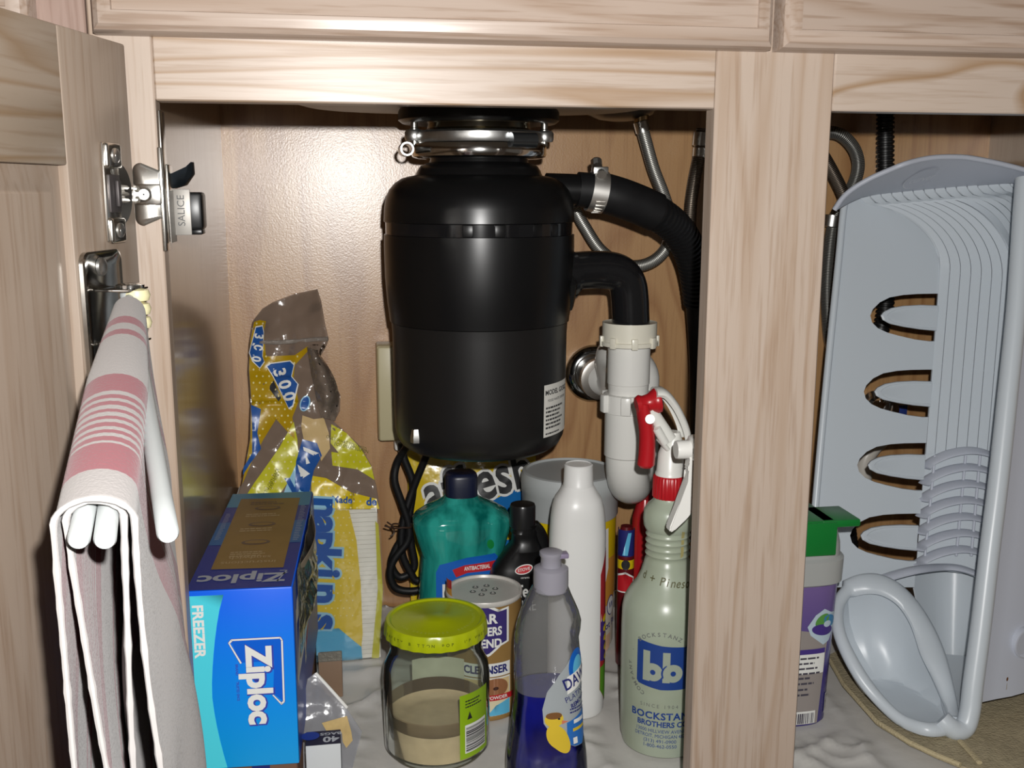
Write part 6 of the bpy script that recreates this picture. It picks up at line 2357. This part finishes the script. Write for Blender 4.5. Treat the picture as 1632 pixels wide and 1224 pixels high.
# curved corner between the end wall and the ribbed floor
NT = 16
Tpx = [(1367 + 17.2 * i, 304 - 1.45 * i) for i in range(NT)]
Epx = [(1497, 424)] + [(1513 + 16.6 * (i - 1), 431 + 2.6 * (i - 1)) for i in range(1, 8)]
E3 = [PF(x, y) for x, y in Epx]
for x, y in ((1617, 404), (1621, 383), (1624, 363), (1627, 345), (1629, 329), (1631, 318), (1634, 309), (1638, 302)):
    E3.append(PF(x, y))
curves, T3 = [], []
for i in range(NT):
    tx, ty_ = Tpx[i]
    cor = PF(tx + 140, ty_ + 20)
    Yi = 0.412 - 0.0035 * i
    t0, t1, t2, t3 = PY(tx, ty_, Yi), PY(tx + 2, ty_ + 11, Yi), PY(tx + 11, ty_ + 19, Yi), PY(tx + 24, ty_ + 22.5, Yi)
    T3.append(t0)
    e = E3[i]
    c = [t0, t1, t2, t3]
    for k in range(1, 15):
        a = PI / 2 * k / 14
        full = 1.0 if i < 8 else 0.75 - 0.07 * (i - 8)
        hx = math.sin(a * full) / math.sin(PI / 2 * full)
        hz = (1 - math.cos(a * full)) / (1 - math.cos(PI / 2 * full))
        c.append(Vector((t3.x + (e.x - t3.x) * hx, t3.y + (e.y - t3.y) * hx, t3.z + (e.z - t3.z) * (0.18 * hx + 0.82 * hz))))
    curves.append(c)
back = [[p - fnor * 0.0030 for p in c] for c in curves]
b = NB()
sheet(b, back)
thicken(b, 0.0015)
obj('curved_corner', b, gp, rk)
# the ribs: long moulded strips with a thin groove between neighbours, running down over the floor
for i in range(NT - 1):
    ca, cb = list(curves[i]), list(curves[i + 1])
    if i < 8:
        j = min(i, 7)
        pa = PF(Epx[j][0] - 24 - 0.02 * j, 724, 0) if i > 0 else PF(1474, 724, 0)
        j2 = i + 1
        pb = PF(Epx[j2][0] - 24 if j2 < 8 else Epx[7][0] - 14, 722, 0)
        ca += [ca[-1].lerp(pa, t) for t in (0.25, 0.5, 0.75, 1.0)]
        cb += [cb[-1].lerp(pb, t) for t in (0.25, 0.5, 0.75, 1.0)]
    g = []
    for k, (p, q) in enumerate(zip(ca, cb)):
        d = (q - p)
        L_ = d.length
        m_ = min(0.00055, L_ * 0.2) / max(L_, 1e-6)
        p2, q2 = p + d * m_, q - d * m_
        if k == 0:
            p2 = p2 + Vector((0, 0, 0.0045))
            q2 = q2 - Vector((0, 0, 0.0015))
        g.append([p2, q2])
    b = NB()
    sheet(b, g)
    thicken(b, 0.0022)
    obj('rib', b, gp, rk)
# flat ribbed floor
b = NB()
g = []
for j in range(13):
    row = []
    y = 424 + (905 - 424) * j / 12
    for i in range(9):
        t = i / 8
        x0 = 1497 - (y - 424) * 0.078
        x1 = 1618 - (y - 440) * 0.110
        row.append(PF(x0 + (x1 - x0) * t, y + 12 * t, -0.0032))
    g.append(row)
sheet(b, g)
thicken(b, 0.002)
obj('rack_floor', b, gp, rk)
# cross seam on the floor
b = NB()
for yy in (431, 578):
    tube(b, [PF(1500 - (yy - 424) * 0.078 + 16 * k, yy + 2.6 * k, 0.0002) for k in range(8)], 0.0007, 6)
obj('cross_seam', b, gp, rk, kind='stuff')
# end wall and its arched lip
arc = [(1330, 334), (1345, 313), (1365, 297), (1390, 283), (1415, 272), (1440, 262), (1465, 255), (1490, 251), (1515, 250), (1540, 251), (1565, 255), (1590, 260), (1615, 266), (1640, 273), (1668, 282), (1690, 290)]
A3 = [RIM(x, y, -0.09 + 0.055 * min(1, i / 5)) for i, (x, y) in enumerate(arc)]
T3b = [PY(x - (8 if i == 0 else 0), y + 6, 0.414 - 0.0035 * i) for i, (x, y) in enumerate(Tpx)]
b = NB()
g = []
for k in range(7):
    t = k / 6
    g.append([T3b[i].lerp(A3[i], t) + Vector((0, 0, -0.002 * math.sin(PI * t))) for i in range(NT)])
sheet(b, g)
thicken(b, 0.002)
obj('end_wall', b, gps, rk)
b = NB()
tube(b, spline(A3, 4), 0.0030, 10)
obj('arched_lip', b, gps, rk)
mu_ = (A3[8] - A3[4]).normalized()
mv_ = (A3[6] - T3b[6])
mv_ = (mv_ - mu_ * mv_.dot(mu_)).normalized()
mn_ = mu_.cross(mv_)
decal('moulded_mark', [ell(0, 0, 0.021, 0.026, 0, 0), ell(0, 0, 0.0197, 0.0245, 1, 1)] + [txt('curver', 0.022, 0, 0, 0, 2, bold=0.01, sx=0.5)],
      on_plane(T3b[6].lerp(A3[6], 0.5) + mn_ * 0.0042, mu_, mv_), [M('faint_mark', S(218, 222, 230), 0.4), gps], rk, du=0.05)

# front rim tube and outer flange
rim = [RIM(x, y, d) for x, y, d in ((1634, 285, 0), (1630, 340, 0), (1621, 480, 0), (1607, 620, 0), (1592, 760, 0), (1577, 880, 0), (1563, 1000, 0), (1551, 1090, 0), (1546, 1132, 0), (1538, 1158, 0), (1524, 1164, 0.001), (1510, 1156, 0.000), (1500, 1146, -0.003))]
b = NB()
tube(b, spline(rim, 6), 0.0100, 20)
obj('rim', b, gp, rk)
b = NB()
g = []
rl = spline(rim[:9], 4)
for p in rl:
    row = []
    for k in range(11):
        t = k / 10
        row.append(p + Vector((0.004 + 0.185 * t, 0.0045 + 0.050 * t + 0.004 * math.sin(PI * min(1, t * 4)), 0)))
    g.append(row)
zmin = min(p.z for p in rl)
last = []
for k in range(11):
    t = k / 10
    q = g[-1][k]
    last.append(Vector((q.x, q.y + 0.012, max(0.010, q.z - 0.010 + 0.03 * t))))
g.append(last)
sheet(b, g)
thicken(b, 0.002)
obj('outer_side', b, gps, rk)
b = NB()
g = []
for p in rl:
    px_, py_ = proj(p)
    q = PF(px_ + 8, py_)
    g.append([Vector((w.x, w.y, max(0.014, w.z))) for w in [p.lerp(q, k / 4) + Vector((0.006, 0.004 * (1 - k / 4), 0)) for k in range(5)]])
sheet(b, g)
thicken(b, 0.002)
obj('inner_side', b, gp, rk)
hc = RIM(1634, 1025, -0.0195)
fo = hc
fx = Vector((0.185, 0.05, 0)).normalized()
b = NB()
lathe(b, [(0.0165, -0.012), (0.0165, 0.0016), (0.0150, 0.0020), (0.0146, 0.0006), (0.001, 0.0004)], 0, 0, 40, M4=axis_m(fo, Vector((fx.y, -fx.x, 0))))
obj('round_boss', b, gps, rk)
rs = RIM(1605, 1082, -0.0148)
decal('rust_spot', [ell(0, 0, 0.0014, 0.0022, 0, 1), ell(0.0004, -0.012, 0.0006, 0.008, 1, 0)], on_plane(rs, fx, (0, 0, 1)), [M('rust', S(110, 70, 36), 0.7), M('rust_stain', S(176, 170, 158), 0.5)], rk, du=0.05)

# cutlery holder: curved slats in front of the floor
for k in range(7):
    yo = 26.2 * k
    xo = -2.3 * k
    pts = [RB(1475 + xo, 745 + yo, 0.003), PF(1484 + xo, 736 + yo, 0.010), PF(1510 + xo, 724 + yo, 0.014), PF(1540 + xo, 718 + yo, 0.013), PF(1565 + xo, 720 + yo, 0.010), PF(1592 + xo, 729 + yo, 0.004)]
    b = NB()
    tube(b, spline(pts, 5), 0.0075, 12, flat=0.22, up=(0, 0, 1))
    obj('slat', b, gps, rk)
for x0, x1 in ((1490, 1474), (1539, 1524), (1562, 1548)):
    b = NB()
    tube(b, [PF(x0, 726, 0.008), PF((x0 + x1) / 2, 806, 0.008), PF(x1, 886, 0.008)], 0.0016, 8)
    obj('upright', b, gps, rk)
b = NB()
pts = [RB(1398, 927, 0.02), RB(1425, 917, 0.02), RB(1462, 908, 0.02), PF(1500, 904, 0.016), PF(1530, 906, 0.016), PF(1558, 916, 0.014), PF(1585, 932, 0.006)]
tube(b, spline(pts, 6), 0.0085, 14, flat=0.42, up=(0, 0, 1))
obj('holder_lip', b, gps, rk)
# lower recess
b = NB()
g = []
for j in range(9):
    t = j / 8
    y = 905 + 140 * t
    row = []
    for i in range(9):
        s = i / 8
        x0 = 1448 + 30 * t
        x1 = 1575 - 26 * t
        off = -0.030 * math.sin(PI * s) * (1 - 0.3 * t)
        row.append(PF(x0 + (x1 - x0) * s, y, off))
    g.append(row)
sheet(b, g)
thicken(b, 0.002)
obj('lower_recess', b, gp, rk)
b = NB()
g = []
for j in range(7):
    t = j / 6
    row = []
    for i in range(7):
        s = i / 6
        a0, a1 = PF(1478, 1040, -0.004), PF(1549, 1046, -0.004)
        b0, b1 = RIM(1508, 1140, -0.012), RIM(1540, 1146, -0.004)
        dip = Vector((0, 0, -0.010)) * math.sin(PI * t) * math.sin(PI * s)
        row.append(a0.lerp(a1, s).lerp(b0.lerp(b1, s), t) + dip)
    g.append(row)
sheet(b, g)
thicken(b, 0.002)
obj('lower_wall', b, gp, rk)

# the rounded end with its broad rim
rp_ = [(1352, 938, .27), (1376, 931, .265), (1402, 932, .26), (1430, 946, .25), (1455, 974, .235), (1476, 1014, .215), (1496, 1068, .185), (1512, 1118, .160), (1519, 1146, .142), (1505, 1160, .140), (1474, 1162, .145), (1436, 1148, .155), (1398, 1112, .172), (1364, 1066, .195), (1338, 1010, .225), (1336, 965, .255)]
R3 = [(lambda p: PZ(x, y, 0.0165) if p.z < 0.0165 else p)(PY(x, y, d)) for x, y, d in rp_]
cl = spline(R3 + [R3[0]], 6)
b = NB()
seg = 14
cenr = sum(R3, Vector()) / len(R3)
n_ = len(cl) - 1
rings = []
nrm = Vector((0, 0, 0))
for i in range(n_):
    nrm += (cl[i] - cenr).cross(cl[(i + 1) % n_] - cenr)
nrm.normalize()
if nrm.dot(CAM - cenr) < 0:
    nrm = -nrm
for i in range(n_):
    rad = (cl[i] - cenr)
    rad = (rad - nrm * rad.dot(nrm)).normalized()
    ph = i / n_
    w = 0.0075 + 0.0075 * max(0.0, math.sin(PI * min(1.0, (ph + 0.10) / 0.66)))
    rings.append([cl[i] + rad * (w * math.cos(2 * PI * k / seg)) + nrm * (0.0060 * math.sin(2 * PI * k / seg)) for k in range(seg)])
rings.append(rings[0])
for ring in rings[:-1]:
    for k in range(seg):
        ring[k].z = max(ring[k].z, 0.0115)
loft(b, rings, False, False)
bmesh.ops.remove_doubles(b, verts=b.verts[:], dist=1e-6)
obj('broad_rim', b, gp, rk)
b = NB()
rr = []
for k, dp in ((0.97, 0.0), (0.90, 0.018), (0.75, 0.040), (0.55, 0.054), (0.32, 0.061), (0.10, 0.063)):
    ring = [cenr + (cl[i] - cenr) * k - nrm * dp for i in range(n_)]
    rr.append([Vector((p.x, p.y, max(p.z, 0.0125))) for p in ring])
loft(b, rr, False, True)
obj('round_bowl', b, gp, rk)

# ------------------------------------------------------------------ shelf liner, folded between the things that stand on it
feet = []
for o in list(bpy.data.objects):
    if o.type != 'MESH' or not o.parent:
        continue
    r_ = o
    while r_.parent:
        r_ = r_.parent
    if r_.get('category') in (None, 'cabinet'):
        continue
    base = ROOT.get(r_.name, Vector((0, 0, 0)))
    low = [v.co + base for v in o.data.vertices if v.co.z + base.z < 0.03]
    if low and min(v.z for v in low) < 0.02:
        feet.append((min(v.x for v in low), max(v.x for v in low), min(v.y for v in low), max(v.y for v in low)))
b = NB()
g = []
NX, NY = 190, 110
for j in range(NY + 1):
    row = []
    for i in range(NX + 1):
        x = -0.134 + (0.870 + 0.134) * i / NX
        y = 0.022 + (0.555 - 0.022) * j / NY
        d_ = min(math.hypot(max(f[0] - x, 0, x - f[1]), max(f[2] - y, 0, y - f[3])) for f in feet)
        mk = max(0.0, min(1.0, (d_ - 0.010) / 0.022))
        n1 = 1 - abs(mnoise.noise(Vector((x * 11 + y * 5, y * 26 - x * 6, 1.7))))
        n2 = 1 - abs(mnoise.noise(Vector((x * 26 - y * 8, y * 30 + x * 12, 5.1))))
        z = 0.0008 + 0.0006 * n1 + mk * (0.0065 * n1 ** 5 + 0.0030 * n2 ** 4)
        row.append(Vector((x, y, z if mk > 0 else min(z, 0.0016))))
    g.append(row)
sheet(b, g)
thicken(b, 0.0004)
obj('shelf_liner', b, M('white_vinyl_liner', S(206, 203, 198), 0.42, vary=0.08, vscale=14, bump=0.35, bscale=40), loc=(0.37, 0.28, 0.001), label='wrinkled greyish white vinyl liner covering the cabinet floor', cat='shelf liner', sharp=180)
